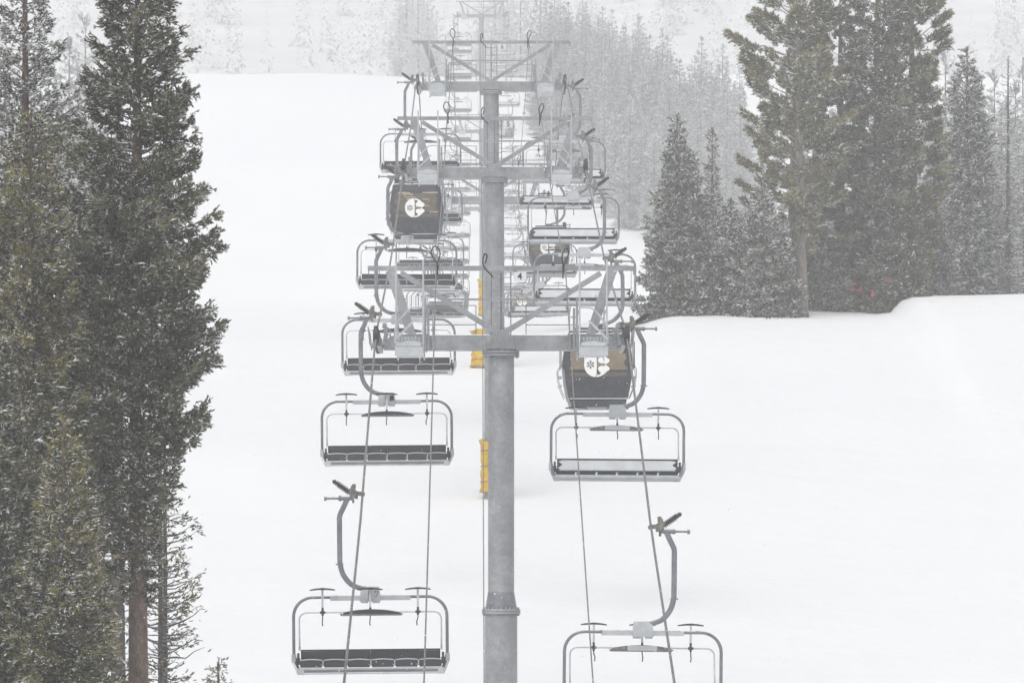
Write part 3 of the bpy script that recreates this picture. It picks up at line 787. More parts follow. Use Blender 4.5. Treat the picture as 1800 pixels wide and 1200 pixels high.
    g = MB(); g.cyl((X0 - .80, -.6, -1.60), (X0 - .95, -.6, -1.60), .02, 6); g.cyl((X0 - .80, -.6, -1.72), (X0 - .95, -.6, -1.72), .02, 6); g.box((X0 - .98, -.6, -1.66), (.04, .08, .2)); L.append(('latch', g, 'fitting_brass', 'roof'))
    for nm, g, mt, pr in L:
        if nm not in ('grip', 'spring', 'roller_arm', 'hanger'): g.v = [(x, y, z - DZ) for x, y, z in g.v]
    return L

def assemble(name, parts):
    root = empty(name); objs = {}; last = None
    for nm, mbd, mat, par in parts:
        if par is None: p = root
        elif par == 'PANEL': p = last
        else: p = objs[par]
        o = mbd.build(nm, mat, p); objs[nm] = o
        if nm == 'panel': last = o
    return root
def merged(name, parts):
    g = MB(); mats = []
    for nm, mbd, mat, par in parts:
        if mat not in mats: mats.append(mat)
        off = len(g.v); g.v.extend(mbd.v); g.f.extend([tuple(i + off for i in f) for f in mbd.f]); g.sm.extend(mbd.sm); g.mi.extend([mats.index(mat)] * len(mbd.f))
    return g.build(name, mats)

proto_chair = assemble('lift_chair', chair_parts())
proto_cabin = assemble('gondola_cabin', cabin_parts())
plank_cabin = None
far_chair = merged('lift_chair', chair_parts())
far_cabin = merged('gondola_cabin', cabin_parts())
used = set()
def take(p, key):
    if key in used: return copy_tree(p)
    used.add(key); return p

GL = 'chairs descending toward the viewer'; GR = 'chairs ascending away from the viewer'; GC = 'gondola cabins among the chairs'
lab_L = {0: 'descending six-seat chair numbered 73, lowest in view on its rope',
         1: 'descending six-seat chair numbered 74, gripped just beyond tower 4 crossarm',
         2: 'descending six-seat chair seen right behind the crossarm of tower 4',
         3: 'descending six-seat chair directly above the top beam of tower 4',
         4: 'dark gondola cabin with wood-streak panel and white emblem under tower 5 crossarm',
         5: 'descending six-seat chair between tower 5 top beam and crossarm',
         6: 'descending chair half hidden behind the cabin with wood-streak panel',
         7: 'descending chair seen through the one just above tower 4 top beam',
         8: 'small descending chair framed by the diagonals of tower 4'}
lab_R = {0: 'ascending six-seat chair cut by the bottom of the frame',
         1: 'ascending six-seat chair with pale back, hanging below the tan-panelled cabin',
         2: 'dark gondola cabin with tan panel and white emblem at tower 4',
         3: 'ascending six-seat chair across tower 4 top beam, before a half-hidden dark cabin',
         4: 'ascending six-seat chair, lower of two overlapping below tower 5 crossarm',
         5: 'ascending six-seat chair behind the crossarm end of tower 5',
         6: 'ascending six-seat chair, upper of two overlapping below tower 5 crossarm',
         7: 'half-hidden dark gondola cabin behind the chair above tower 4 top beam',
         8: 'hazy ascending chair beside the number plate of tower 4',
         9: 'small ascending chair framed by the diagonals of tower 4',
         14: 'small hazy gondola cabin just beside the mast of tower 5',
         25: 'very faint gondola cabin in fog beside the mast of tower 6'}
for side in (-1, 1):
    i = 0
    while True:
        d = (122 + 22.3 * i) if side < 0 else (119.3 + 21.75 * i)
        if d > 800: break
        cab = (i == 4) if side < 0 else (i in (2, 7, 14, 25))
        far = d > 440
        if far: o = take(far_cabin, 'fb') if cab else take(far_chair, 'fc')
        elif cab and (side < 0 or i == 7): o = assemble('gondola_cabin', cabin_parts(True))
        else: o = take(proto_cabin, 'b') if cab else take(proto_chair, 'c')
        o.location = (AX + side * HG, d, float(rz(d)))
        rv = random.Random(i * 2 + side)
        o.rotation_euler = (0, R(rv.uniform(-.8, .8)), (0 if side < 0 else math.pi) + R(rv.uniform(-2, 2)))
        lab = (lab_L if side < 0 else lab_R).get(i)
        if lab is None:
            if side < 0: lab = 'faint descending chair deep in the haze beyond tower 7'
            else: lab = 'faint ascending chair deep in the haze beyond tower 7'
        tag(o, lab, 'cabin' if cab else 'chair', GC if cab else (GL if side < 0 else GR))
        if not cab and side < 0 and i in (0, 1):
            pm = MB(); pm.box((CX + .13, -.115, -2.13), (.11, .008, .14)); pl = pm.build('number_plate', 'pale_steel', o)
            add_text(str(73 + i), .105, (CX + .13, -.121, -2.115), pl)
            rm = MB(); rm.bar((CX + .10, -.121, -2.20), (CX + .16, -.121, -2.165), .018, .003); rm.build('red_mark', 'red_ribbon', pl)
        i += 1

# ------------------------------------------------------------------ tower pads
def pad(num, rad, ztop, h, a0, a1, label):
    d = [t_[1] for t_ in TOWERS if t_[0] == num][0]; bz = gzf(AX, d)
    root = empty('tower_pad', (AX, d, bz)); g = MB(); n = 18; m_ = 12; vs = []
    rnd = random.Random(num)
    for j in range(m_ + 1):
        q = j / m_; z = ztop - h + h * q
        bul = 1 + .05 * math.sin(q * math.pi * 4) ** 2 + (.14 if q in (0, 1) else 0) - .06 * math.exp(-((q - .5) / .06) ** 2)
        for k in range(n + 1):
            a = R(a0 + (a1 - a0) * k / n); rr = rad * bul * (1 + .03 * rnd.uniform(-1, 1))
            vs.append((rr * math.sin(a), -rr * math.cos(a), z + .05 * math.sin(k * .9) * (1 if q == 1 else 0)))
    inner = [((x * .86), (y * .86), z) for x, y, z in vs]
    N = len(vs); fs = []
    for j in range(m_):
        for k in range(n):
            a = j * (n + 1) + k; fs.append((a, a + 1, a + n + 2, a + n + 1)); fs.append((N + a + n + 1, N + a + n + 2, N + a + 1, N + a))
    for k in range(n):
        for j in (0, m_):
            a = j * (n + 1) + k; fs.append((a, N + a, N + a + 1, a + 1))
    for j in range(m_):
        for k in (0, n):
            a = j * (n + 1) + k; fs.append((a, a + n + 1, N + a + n + 1, N + a))
    g.add(vs + inner, fs, True); g.build('cushion', 'yellow_vinyl', root)
    for q in (.2, .5, .8):
        s_ = MB(); pts = [(rad * 1.04 * math.sin(R(a)), -rad * 1.04 * math.cos(R(a)), ztop - h + h * q) for a in range(int(a0), int(a1) + 1, 12)]
        pts += [(.37 * math.sin(R(a)), -.37 * math.cos(R(a)), ztop - h + h * q) for a in range(int(a1), int(a0) + 360, 20)]
        s_.tube(pts + [pts[0]], .010, 5); s_.build('strap', 'black_rubber', root)
    return tag(root, label, 'pad', 'yellow crash pads round the tower masts')
pad(5, .46, 1.95, 1.75, -150, 20, 'yellow crash pad strapped to a mast, lowest of the three')
pad(6, .80, 1.50, 1.5, -120, 60, 'wide snow-dusted yellow crash pad, middle of the three')
pad(7, .50, 1.95, 1.85, -150, 20, 'narrow yellow crash pad, highest of the three')

# ------------------------------------------------------------------ conifers
def raw_mesh(name, V, Fc, mi, mats, tone=None, smooth=False):
    """V (n,3), Fc (m,3) triangles, mi (m,) material index, tone (m,)"""
    me = bpy.data.meshes.new(name)
    me.vertices.add(len(V)); me.vertices.foreach_set('co', V.astype(np.float32).ravel())
    me.loops.add(Fc.size); me.loops.foreach_set('vertex_index', Fc.astype(np.int32).ravel())
    me.polygons.add(len(Fc)); me.polygons.foreach_set('loop_start', np.arange(0, Fc.size, 3, dtype=np.int32))
    for m_ in mats: me.materials.append(M[m_])
    me.update(calc_edges=True)
    me.polygons.foreach_set('material_index', mi.astype(np.int32))
    me.polygons.foreach_set('use_smooth', np.full(len(Fc), smooth))
    if tone is not None:
        a = me.attributes.new('tone', 'FLOAT', 'FACE'); a.data.foreach_set('value', tone.astype(np.float32))
    return me

def tuft_template(rng, n_needle, spread=0.5, nl=0.42, nw=0.09, core=0.07):
    """a sprig along +x, length 1"""
    V = [(0, 0, 0), (1, 0, 0)]; Fc = []
    for k in range(3):
        a = 2 * math.pi * k / 3 + .5; V.append((.38, core * math.cos(a), core * math.sin(a)))
    for k in range(3):
        p, q = 2 + k, 2 + (k + 1) % 3; Fc.append((0, q, p)); Fc.append((1, p, q))
    for k in range(n_needle):
        x0 = rng.uniform(0.0, .72); a = rng.uniform(0, 2 * math.pi); e = rng.uniform(.6, 1.3) * spread
        d = np.array([math.cos(e), math.sin(e) * math.cos(a), math.sin(e) * math.sin(a)])
        s = np.array([0, -math.sin(a), math.cos(a)]) if rng.random() < .6 else np.cross(d, [0, -math.sin(a), math.cos(a)])
        l = nl * rng.uniform(.7, 1.2); b0 = np.array([x0, 0, 0])
        i = len(V); V.append(tuple(b0 - s * nw / 2)); V.append(tuple(b0 + d * l)); V.append(tuple(b0 + s * nw / 2)); V.append(tuple(b0 + d * l * .5 + s * nw * .8)); V.append(tuple(b0 + d * l * .5 - s * nw * .8))
        Fc.append((i, i + 4, i + 1)); Fc.append((i, i + 1, i + 3)) ; 
    return np.array(V), np.array(Fc)

def snow_template():
    V = np.array([(0.02, 0, .05), (.45, .10, .05), (.98, 0, .03), (.45, -.10, .05), (.5, 0, .15)])
    Fc = np.array([(0, 3, 4), (3, 2, 4), (2, 1, 4), (1, 0, 4), (0, 1, 3), (1, 2, 3)])
    return V, Fc

def conifer_mesh(seed, H, prof, n_branch, tufts, tuft_len, n_needle=7, fol='needles_dark', snow_frac=.2, droop=-.15, lift=.25,
                 trunk_r=.2, curve=0.0, kind='spruce', bark='bark', dead=0.0, top_r=.02, clump=.0, spread=.5, fan=.42, seg=10, nl=.42, nw=.09, core=.07, nvar=4, trunks=None):
    """prof: list of (height, radius) ; returns crown mesh, trunk mesh"""
    rng = np.random.default_rng(seed)
    ph = np.array([p[0] for p in prof]); pr = np.array([p[1] for p in prof])
    h0 = ph[0]
    # trunk path
    bx, by = rng.uniform(-1, 1, 2) * curve
    def tpos(h):
        q = h / H; return np.stack([bx * np.sin(q * 2.2), by * np.sin(q * 2.7 + .4) - by * math.sin(.4), h], -1)
    TV = []; TF = []
    def add_tube(P, Rr, n=3):
        o = sum(len(v) for v in TV); N = len(P)
        D = np.gradient(P, axis=0); D /= np.linalg.norm(D, axis=1)[:, None] + 1e-9
        ref = np.array([0, 0, 1.0]) if abs(D[0, 2]) < .8 else np.array([1.0, 0, 0])
        U = np.cross(D, ref); U /= np.linalg.norm(U, axis=1)[:, None] + 1e-9; Vv = np.cross(D, U)
        a = 2 * np.pi * np.arange(n) / n
        ring = P[:, None, :] + Rr[:, None, None] * (np.cos(a)[None, :, None] * U[:, None, :] + np.sin(a)[None, :, None] * Vv[:, None, :])
        TV.append(ring.reshape(-1, 3))
        i, k = np.meshgrid(np.arange(N - 1), np.arange(n), indexing='ij'); i = i.ravel(); k = k.ravel(); l = (k + 1) % n
        A = o + i * n + k; B = o + i * n + l; C_ = o + (i + 1) * n + l; D_ = o + (i + 1) * n + k
        TF.append(np.stack([A, B, C_], -1)); TF.append(np.stack([A, C_, D_], -1))
    hs_ = np.linspace(-.6, H, 24)
    add_tube(tpos(np.maximum(hs_, 0)) + np.stack([0 * hs_, 0 * hs_, np.minimum(hs_, 0)], -1) , trunk_r * (1 - np.clip(hs_ / H, 0, 1)) ** .8 + top_r, seg)
    # branches: heights denser where the crown is wide
    hh = np.linspace(h0, H * .995, 200); rr = np.interp(hh, ph, pr); wgt = .35 + rr / rr.max(); cdf = np.cumsum(wgt); cdf /= cdf[-1]
    bh = np.interp((np.arange(n_branch) + rng.random(n_branch)) / n_branch, cdf, hh)
    az = np.arange(n_branch) * 2.39996 + rng.normal(0, .35, n_branch)
    L = np.interp(bh, ph, pr) * rng.uniform(.62, 1.12, n_branch) * (1 + .13 * np.sin(az * 3 + bh * 1.7 + seed))
    L = np.where(rng.random(n_branch) < .05, L * 1.18, L); L = np.maximum(L, .10)
    q = bh / H
    s0 = np.where(kind == 'pine', .02 + .45 * q, lift * (2.4 * q - .9)) + rng.normal(0, .10, n_branch)   # initial slope
    c2 = (np.abs(droop) + .12) * np.ones(n_branch) * (.7 if kind == 'pine' else 1.0)              # tip turns up
    s0 = s0 + (droop if kind != 'pine' else 0)
    d2 = np.stack([np.cos(az), np.sin(az), 0 * az], -1); sd = np.stack([-np.sin(az), np.cos(az), 0 * az], -1)
    B0 = tpos(bh)
    def bp(bi, t):
        r_ = L[bi] * t
        return B0[bi] + d2[bi] * r_[:, None] + np.array([0, 0, 1.0]) * (s0[bi] * r_ + c2[bi] * r_ * t)[:, None]
    for b in range(n_branch):
        tt_ = np.linspace(0, .97, 5); P = bp(np.full(5, b), tt_); P[1:-1] += rng.normal(0, .02 * L[b], (3, 3))
        add_tube(P, (0.010 + .018 * L[b]) * (1 - tt_ * .85), 3)
    # tufts
    wb = L ** 1.15 + .05; wb = wb / wb.sum()
    is_dead = rng.random(n_branch) < dead; wb = np.where(is_dead, wb * .08, wb); wb /= wb.sum()
    bi = rng.choice(n_branch, tufts, p=wb)
    t = rng.uniform(.12 if kind != 'pine' else .34, 1.0, tufts) ** (.75 if kind != 'pine' else .6)
    nb = np.maximum(3, (L[bi] * (7 if kind != 'pine' else 4.5)).astype(int))
    tb = (np.floor(t * nb) + .5) / nb                     # which side branchlet
    side = rng.choice([-1.0, 1.0], tufts)
    lat = rng.uniform(0, 1, tufts) ** .8
    wlat = fan * L[bi] * (1.08 - tb) + .06
    u = lat * wlat
    P = bp(bi, tb) + sd[bi] * (side * u)[:, None] + d2[bi] * (u * .55)[:, None]
    P[:, 2] += -.16 * u + rng.normal(0, .022 + .02 * (kind == 'pine'), tufts)
    P += rng.normal(0, .02, P.shape)
    # branch tip sprays
    tip = rng.random(tufts) < .10
    P[tip] = bp(bi[tip], np.full(tip.sum(), .98)) + rng.normal(0, .05, (tip.sum(), 3))
    d = d2[bi] * .75 + sd[bi] * (side * .75)[:, None] + rng.normal(0, .30, (tufts, 3)) + np.array([0, 0, .32 if kind != 'pine' else .7])
    d[tip] = d2[bi[tip]] + np.array([0, 0, .7]) + rng.normal(0, .25, (tip.sum(), 3))
    hang = rng.random(tufts) < (.18 if kind != 'pine' else .02); d[hang, 2] -= .9
    d /= np.linalg.norm(d, axis=1)[:, None]
    ln = tuft_len * rng.uniform(.6, 1.25, tufts)
    tips = bh.max()
    # leader at the top
    k = 12 if kind != 'pine' else 6
    P[:k] = tpos(np.linspace(H * .965, H * .997, k)); d[:k] = rng.normal(0, .4, (k, 3)) + np.array([0, 0, 1.2]); d[:k] /= np.linalg.norm(d[:k], axis=1)[:, None]
    up = np.array([0, 0, 1.0]); S_ = np.cross(up, d); S_ /= np.linalg.norm(S_, axis=1)[:, None] + 1e-6; U_ = np.cross(d, S_)
    roll = rng.normal(0, .5, tufts); 
    br_tone = rng.uniform(0, 1, n_branch)[bi]
    tone = np.clip(-.02 + .42 * br_tone + .62 * rng.random(tufts) ** 1.2 + .22 * (tb - .5), 0.02, .98)
    VV = []; FF = []; MI = []; TN = []; off = 0
    tmpls = [tuft_template(rng, n_needle, spread, nl, nw, core) for _ in range(nvar)]
    which = rng.integers(0, nvar, tufts)
    for vi in range(nvar):
        sel = np.where(which == vi)[0]
        if not len(sel): continue
        tv, tf = tmpls[vi]; cr, sr = np.cos(roll[sel] * 3)[:, None], np.sin(roll[sel] * 3)[:, None]
        y = tv[None, :, 1] * cr - tv[None, :, 2] * sr; z = tv[None, :, 1] * sr + tv[None, :, 2] * cr; x = np.broadcast_to(tv[None, :, 0], y.shape)
        pv = P[sel][:, None, :] + ln[sel][:, None, None] * (x[..., None] * d[sel][:, None, :] + y[..., None] * S_[sel][:, None, :] + z[..., None] * U_[sel][:, None, :])
        VV.append(pv.reshape(-1, 3)); ff = (tf[None] + (np.arange(len(sel)) * len(tv))[:, None, None] + off).reshape(-1, 3); FF.append(ff)
        MI.append(np.zeros(len(ff))); TN.append(np.repeat(tone[sel], len(tf))); off += len(sel) * len(tv)
    sn = np.where((rng.random(tufts) < snow_frac * (.35 + 1.1 * (np.sin(P[:, 0] * 2.1 + P[:, 2] * 1.3 + seed) * .5 + .5))) & (d[:, 2] > -.3))[0]
    if len(sn):
        tv, tf = snow_template(); ls = ln[sn] * rng.uniform(.5, 1.25, len(sn))
        ds = d[sn].copy(); ds[:, 2] *= .35; ds /= np.linalg.norm(ds, axis=1)[:, None]; Ss = np.cross(up, ds); Us = np.cross(ds, Ss)
        tv = tv * np.array([1, 1.0, 1.0])
        pv = P[sn][:, None, :] + ls[:, None, None] * (tv[None, :, 0:1] * ds[:, None, :] + tv[None, :, 1:2] * Ss[:, None, :] + tv[None, :, 2:3] * Us[:, None, :])
        VV.append(pv.reshape(-1, 3)); ff = (tf[None] + (np.arange(len(sn)) * len(tv))[:, None, None] + off).reshape(-1, 3); FF.append(ff); MI.append(np.ones(len(ff))); TN.append(np.zeros(len(ff)))
    crown = raw_mesh('crown', np.concatenate(VV), np.concatenate(FF), np.concatenate(MI), [fol, 'bough_snow'], np.concatenate(TN))
    TVc = np.concatenate(TV); TFc = np.concatenate(TF)
    trunk = raw_mesh('trunk', TVc, TFc, np.zeros(len(TFc)), [bark], None, True)
    return crown, trunk

def plant(meshes, x, y, name, label, group=None, rot=0, sc=1.0, sz=None, z=None, cat='tree', parts=True, lean=0.0):
    root = empty(name, (x, y, gzf(x, y) - .15 if z is None else z), rot)
    root.scale = (sc, sc, sz or sc); root.rotation_euler[1] = lean
    for nm, me in zip(('crown', 'trunk'), meshes):
        if me is None: continue
        o = bpy.data.objects.new(nm, me); COL.objects.link(o); o.parent = root
    return tag(root, label, cat, group)
def gx(px, d): return (px - VX) * d / F
def gtop(py, d): return (VY - py) * d / F

# ---- near trees on the viewer's left -------------------------------------------------
def near_tree(px, d, py_top, prof_px, **k):
    """prof_px: (py, half width in px) from crown bottom to tip; makes the tree stand on the ground at px,d"""
    x = gx(px, d); g0 = gzf(x, d); H = gtop(py_top, d) - g0
    prof = [(gtop(py, d) - g0, w_ * d / F) for py, w_ in prof_px]
    return x, d, H, conifer_mesh(H=H, prof=prof, **k)

NG = 'tall snow-dusted conifers at the edge of the run'
# big dark spruce
x, d, H, me = near_tree(250, 99, -190, [(1040, 24), (900, 56), (800, 86), (700, 122), (580, 146), (460, 130), (330, 110), (180, 92), (60, 76), (-80, 56), (-185, 4)],
    seed=11, n_branch=380, tufts=38000, tuft_len=.155, n_needle=9, fol='needles_dark', snow_frac=.20, trunk_r=.235, curve=.12, droop=-.12, lift=.3, spread=.6, fan=.36, nl=.38, nw=.075)
plant(me, x, d, 'spruce_tree', 'tallest dark spruce standing alone against the open slope, reddish bare lower trunk', NG)
# thin dead-branched spruces next to its foot
x, d, H, me = near_tree(213, 107, 180, [(1200, 40), (1050, 44), (900, 60), (760, 60), (600, 62), (400, 50), (185, 4)],
    seed=12, n_branch=170, tufts=2600, tuft_len=.2, n_needle=7, fol='needles_olive', snow_frac=.12, trunk_r=.19, curve=.15, droop=-.2, dead=.25, bark='grey_bark', fan=.3)
plant(me, x, d, 'spruce_tree', 'slimmer grey-trunked spruce just beside the tallest dark spruce', NG)
for k, (px_, dd, seed, tp) in enumerate(((275, 101.5, 13, 640), (284, 102.2, 14, 720))):
    x, d, H, me = near_tree(px_, dd, tp, [(1200, 62), (1050, 70), (900, 50), (800, 30), (tp + 4, 3)],
        seed=seed, n_branch=90, tufts=650, tuft_len=.13, n_needle=5, fol='needles_olive', snow_frac=.08, trunk_r=.06, curve=.1, droop=-.25, dead=.5, bark='grey_bark', fan=.3)
    plant(me, x, d, 'spruce_sapling', ('sparse thin-stemmed young spruce with bare twigs against the tallest spruce trunk', 'sparse thin-stemmed young spruce, shorter of the pair at the tallest spruce trunk')[k], 'sparse thin young spruces')
# left group
x, d, H, me = near_tree(35, 112, -150, [(1100, 130), (700, 125), (400, 104), (200, 84), (80, 56), (0, 40), (-145, 4)],
    seed=21, n_branch=340, tufts=29000, tuft_len=.165, n_needle=7, fol='needles_frosted', snow_frac=.45, trunk_r=.22, curve=.2, droop=-.08, lift=.35, spread=.6, fan=.4)
plant(me, x, d, 'spruce_tree', 'frosted spruce cut by the frame side, its top leaving the frame', NG)
x, d, H, me = near_tree(58, 98, 175, [(1250, 112), (1000, 108), (800, 96), (600, 84), (420, 66), (300, 46), (180, 4)],
    seed=22, n_branch=340, tufts=29000, tuft_len=.145, n_needle=8, fol='needles_olive', snow_frac=.40, trunk_r=.2, curve=.15, droop=-.1, lift=.4, spread=.6, fan=.42)
plant(me, x, d, 'spruce_tree', 'olive-green spruce in front of the frosted one, snow on its upturned tips', NG)
x, d, H, me = near_tree(136, 109, 330, [(1250, 58), (1000, 62), (800, 74), (620, 64), (480, 44), (335, 4)],
    seed=23, n_branch=280, tufts=15000, tuft_len=.17, n_needle=7, fol='needles_dark', snow_frac=.2, trunk_r=.17, curve=.15, spread=.6)
plant(me, x, d, 'spruce_tree', 'dark pointed spruce filling the gap between the olive spruce and tallest spruce', NG)
x, d, H, me = near_tree(-12, 95, 560, [(1300, 120), (1050, 105), (850, 80), (700, 46), (565, 4)],
    seed=24, n_branch=260, tufts=13000, tuft_len=.16, n_needle=8, fol='needles_dark', snow_frac=.3, trunk_r=.15, spread=.6)
plant(me, x, d, 'spruce_tree', 'shorter dark spruce half outside the frame, below the frosted spruce', NG)
x, d, H, me = near_tree(112, 94, 720, [(1320, 96), (1150, 86), (1000, 62), (850, 36), (724, 4)],
    seed=25, n_branch=240, tufts=13000, tuft_len=.14, n_needle=8, fol='needles_olive', snow_frac=.28, trunk_r=.13, spread=.6)
plant(me, x, d, 'spruce_tree', 'young yellow-green spruce at the foot of the olive-green spruce', NG)
x, d, H, me = near_tree(384, 118, 1150, [(1560, 60), (1400, 44), (1250, 28), (1190, 16), (1154, 2)],
    seed=26, n_branch=150, tufts=5000, tuft_len=.12, n_needle=7, fol='needles_olive', snow_frac=.3, trunk_r=.06)
plant(me, x, d, 'spruce_sapling', 'tip of a small spruce poking up from the snow at the frame bottom')

# ---- group on the right bank ----------------------------------------------------------
RG = 'snow-dusted trees on the bank'
def bank_tree(px, d, py_top, prof_px, name, label, group=RG, lean=0, **k):
    x, d, H, me = near_tree(px, d + 8, py_top, prof_px, **k)
    return plant(me, x, d, name, label, group, lean=lean)
bank_tree(1385, 243, -60, [(520, 45), (430, 75), (330, 95), (230, 88), (120, 92), (0, 70), (-55, 8)], 'pine_tree', 'tall pine with tufted boughs spreading toward the chairlift',
    seed=31, n_branch=84, tufts=10500, tuft_len=.37, n_needle=9, fol='needles_olive', snow_frac=.30, trunk_r=.20, curve=.35, kind='pine', bark='pale_bark', spread=.75, fan=.34, nl=.45, nw=.07, core=.05)
bank_tree(1412, 237.5, -90, [(440, 20), (370, 60), (300, 85), (200, 80), (80, 75), (-20, 58), (-85, 8)], 'pine_tree', 'tall pine with the thick pale bare trunk, beside the spreading one',
    seed=32, n_branch=72, tufts=8000, tuft_len=.37, n_needle=9, fol='needles_olive', snow_frac=.30, trunk_r=.23, curve=.3, kind='pine', bark='pale_bark', spread=.75, fan=.34, nl=.45, nw=.07, core=.05)
bank_tree(1478, 246, -40, [(540, 50), (400, 52), (250, 46), (120, 40), (20, 30), (-36, 4)], 'pine_tree', 'dark slender pine rising in the middle of the bank group',
    seed=33, n_branch=90, tufts=7500, tuft_len=.33, n_needle=8, fol='needles_dark', snow_frac=.22, trunk_r=.26, curve=.2, kind='pine', spread=.7, fan=.36)
bank_tree(1550, 243, -110, [(540, 66), (420, 78), (280, 76), (120, 64), (0, 50), (-105, 6)], 'spruce_tree', 'darkest dense evergreen above the red scraps',
    seed=34, n_branch=210, tufts=15000, tuft_len=.32, n_needle=8, fol='needles_dark', snow_frac=.28, trunk_r=.28, curve=.2, spread=.7, fan=.42)
bank_tree(1606, 246, -80, [(500, 30), (420, 52), (300, 66), (180, 58), (60, 62), (-10, 48), (-75, 8)], 'pine_tree', 'tall pine with ragged outstretched boughs beside the darkest evergreen',
    seed=35, n_branch=96, tufts=9500, tuft_len=.42, n_needle=9, fol='needles_olive', snow_frac=.22, trunk_r=.27, curve=.25, kind='pine', spread=.75, fan=.36, nl=.45, nw=.07)
bank_tree(1190, 236, 200, [(556, 66), (480, 58), (400, 44), (320, 30), (250, 14), (204, 2)], 'spruce_tree', 'pointed grey-green spruce standing nearest the chairs on the bank',
    seed=41, n_branch=300, tufts=12000, tuft_len=.30, n_needle=7, fol='needles_frosted', snow_frac=.30, trunk_r=.18, lift=.35)
bank_tree(1212, 239, 268, [(556, 50), (450, 44), (370, 30), (272, 3)], 'spruce_tree', 'smaller spruce pressed against the pointed grey-green one',
    seed=42, n_branch=200, tufts=7000, tuft_len=.30, n_needle=7, fol='needles_frosted', snow_frac=.36, trunk_r=.14)
bank_tree(1252, 262, 224, [(560, 34), (440, 26), (340, 14), (228, 2)], 'spruce_tree', 'thin spire of a spruce rising behind the frosted bushes',
    seed=43, n_branch=170, tufts=4200, tuft_len=.30, n_needle=7, fol='needles_frosted', snow_frac=.3, trunk_r=.13)
for k, (px_, dd, tp, hw, sd_, lb) in enumerate(((1285, 238, 350, 62, 44, 'bushy white-frosted young spruce below the thin spire'), (1340, 236, 318, 66, 45, 'bushy white-frosted young spruce under the spreading pine'),
        (1245, 236.5, 415, 48, 46, 'low white-frosted spruce between the pointed spruce and the bushy ones'), (1378, 244, 420, 44, 47, 'low frosted spruce wrapped round the foot of the pale pine trunk'),
        (1452, 243, 400, 46, 48, 'low frosted spruce just past the pale pine trunk'), (1515, 247, 380, 60, 49, 'dark young spruce with red scraps in front of it'),
        (1575, 241, 410, 48, 50, 'dark young spruce at the end of the bank group beside the snow mound'), (1636, 252, 300, 44, 51, 'frosted spruce standing behind the snow mound'))):
    bank_tree(px_, dd, tp, [(560, hw), (500, hw * .95), (430, hw * .72), (tp + 60, hw * .35), (tp + 4, 2)], 'spruce_tree', lb,
        seed=sd_, n_branch=210, tufts=6800, tuft_len=.30, n_needle=7, fol='needles_frosted' if k not in (5, 6) else 'needles_dark', snow_frac=.42 if k not in (5, 6) else .18, trunk_r=.12, spread=.6)
bank_tree(1700, 262, 84, [(505, 38), (420, 46), (300, 48), (200, 34), (130, 18), (88, 2)], 'spruce_tree', 'tall snow-laden spruce standing apart past the snow mound',
    seed=52, n_branch=280, tufts=9500, tuft_len=.33, n_needle=7, fol='needles_frosted', snow_frac=.40, trunk_r=.2, lift=.35)
bank_tree(1745, 268, 300, [(518, 38), (440, 34), (370, 20), (304, 2)], 'spruce_tree', 'short frosted spruce beside the tall snow-laden one',
    seed=53, n_branch=180, tufts=4500, tuft_len=.33, n_needle=6, fol='needles_frosted', snow_frac=.4, trunk_r=.13)
bank_tree(1668, 268, 330, [(518, 34), (440, 30), (380, 18), (334, 2)], 'spruce_tree', 'short frosted spruce tucked between the mound and the tall snow-laden one',
    seed=54, n_branch=180, tufts=4500, tuft_len=.33, n_needle=6, fol='needles_frosted', snow_frac=.4, trunk_r=.13)
bank_tree(1772, 264, 98, [(520, 40), (400, 44), (250, 34), (150, 16), (104, 3)], 'dead_tree', 'bare grey dead tree with drooping snowy twigs', 
    seed=55, n_branch=300, tufts=2200, tuft_len=.30, n_needle=3, fol='needles_frosted', snow_frac=.9, trunk_r=.11, droop=-.45, dead=.6, bark='grey_bark', core=.03, nw=.04)
bank_tree(1802, 270, 170, [(520, 44), (400, 44), (280, 30), (176, 3)], 'dead_tree', 'second bare dead tree, cut by the side of the frame', 
    seed=56, n_branch=220, tufts=1900, tuft_len=.30, n_needle=4, fol='needles_frosted', snow_frac=.8, trunk_r=.12, droop=-.4, dead=.5, bark='grey_bark', core=.03, nw=.05)

# ---- middle-distance and far trees: shared meshes ------------------------------------
def stock(seed, n_b, n_t, tl, rad=2.3, H=20.0, fol='needles_far', sf=.3, bottom=1.0, kind='spruce'):
    prof = [(bottom, rad), (H * .25, rad * 1.0), (H * .5, rad * .78), (H * .75, rad * .45), (H * .92, rad * .18), (H * .995, .05)]
    return conifer_mesh(seed=seed, H=H, prof=prof, n_branch=n_b, tufts=n_t, tuft_len=tl, n_needle=5, fol=fol, snow_frac=sf, trunk_r=.2, nvar=3, spread=.7, nw=.12, core=.10, kind=kind, seg=6, bark='pale_bark')
MID = [stock(61 + k, 230, 6500, .42, 2.0 + .25 * k, sf=.42) for k in range(4)]
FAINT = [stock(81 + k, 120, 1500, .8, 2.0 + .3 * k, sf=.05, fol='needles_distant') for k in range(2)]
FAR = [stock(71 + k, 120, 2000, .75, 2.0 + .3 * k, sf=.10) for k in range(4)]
rnd = random.Random(5)
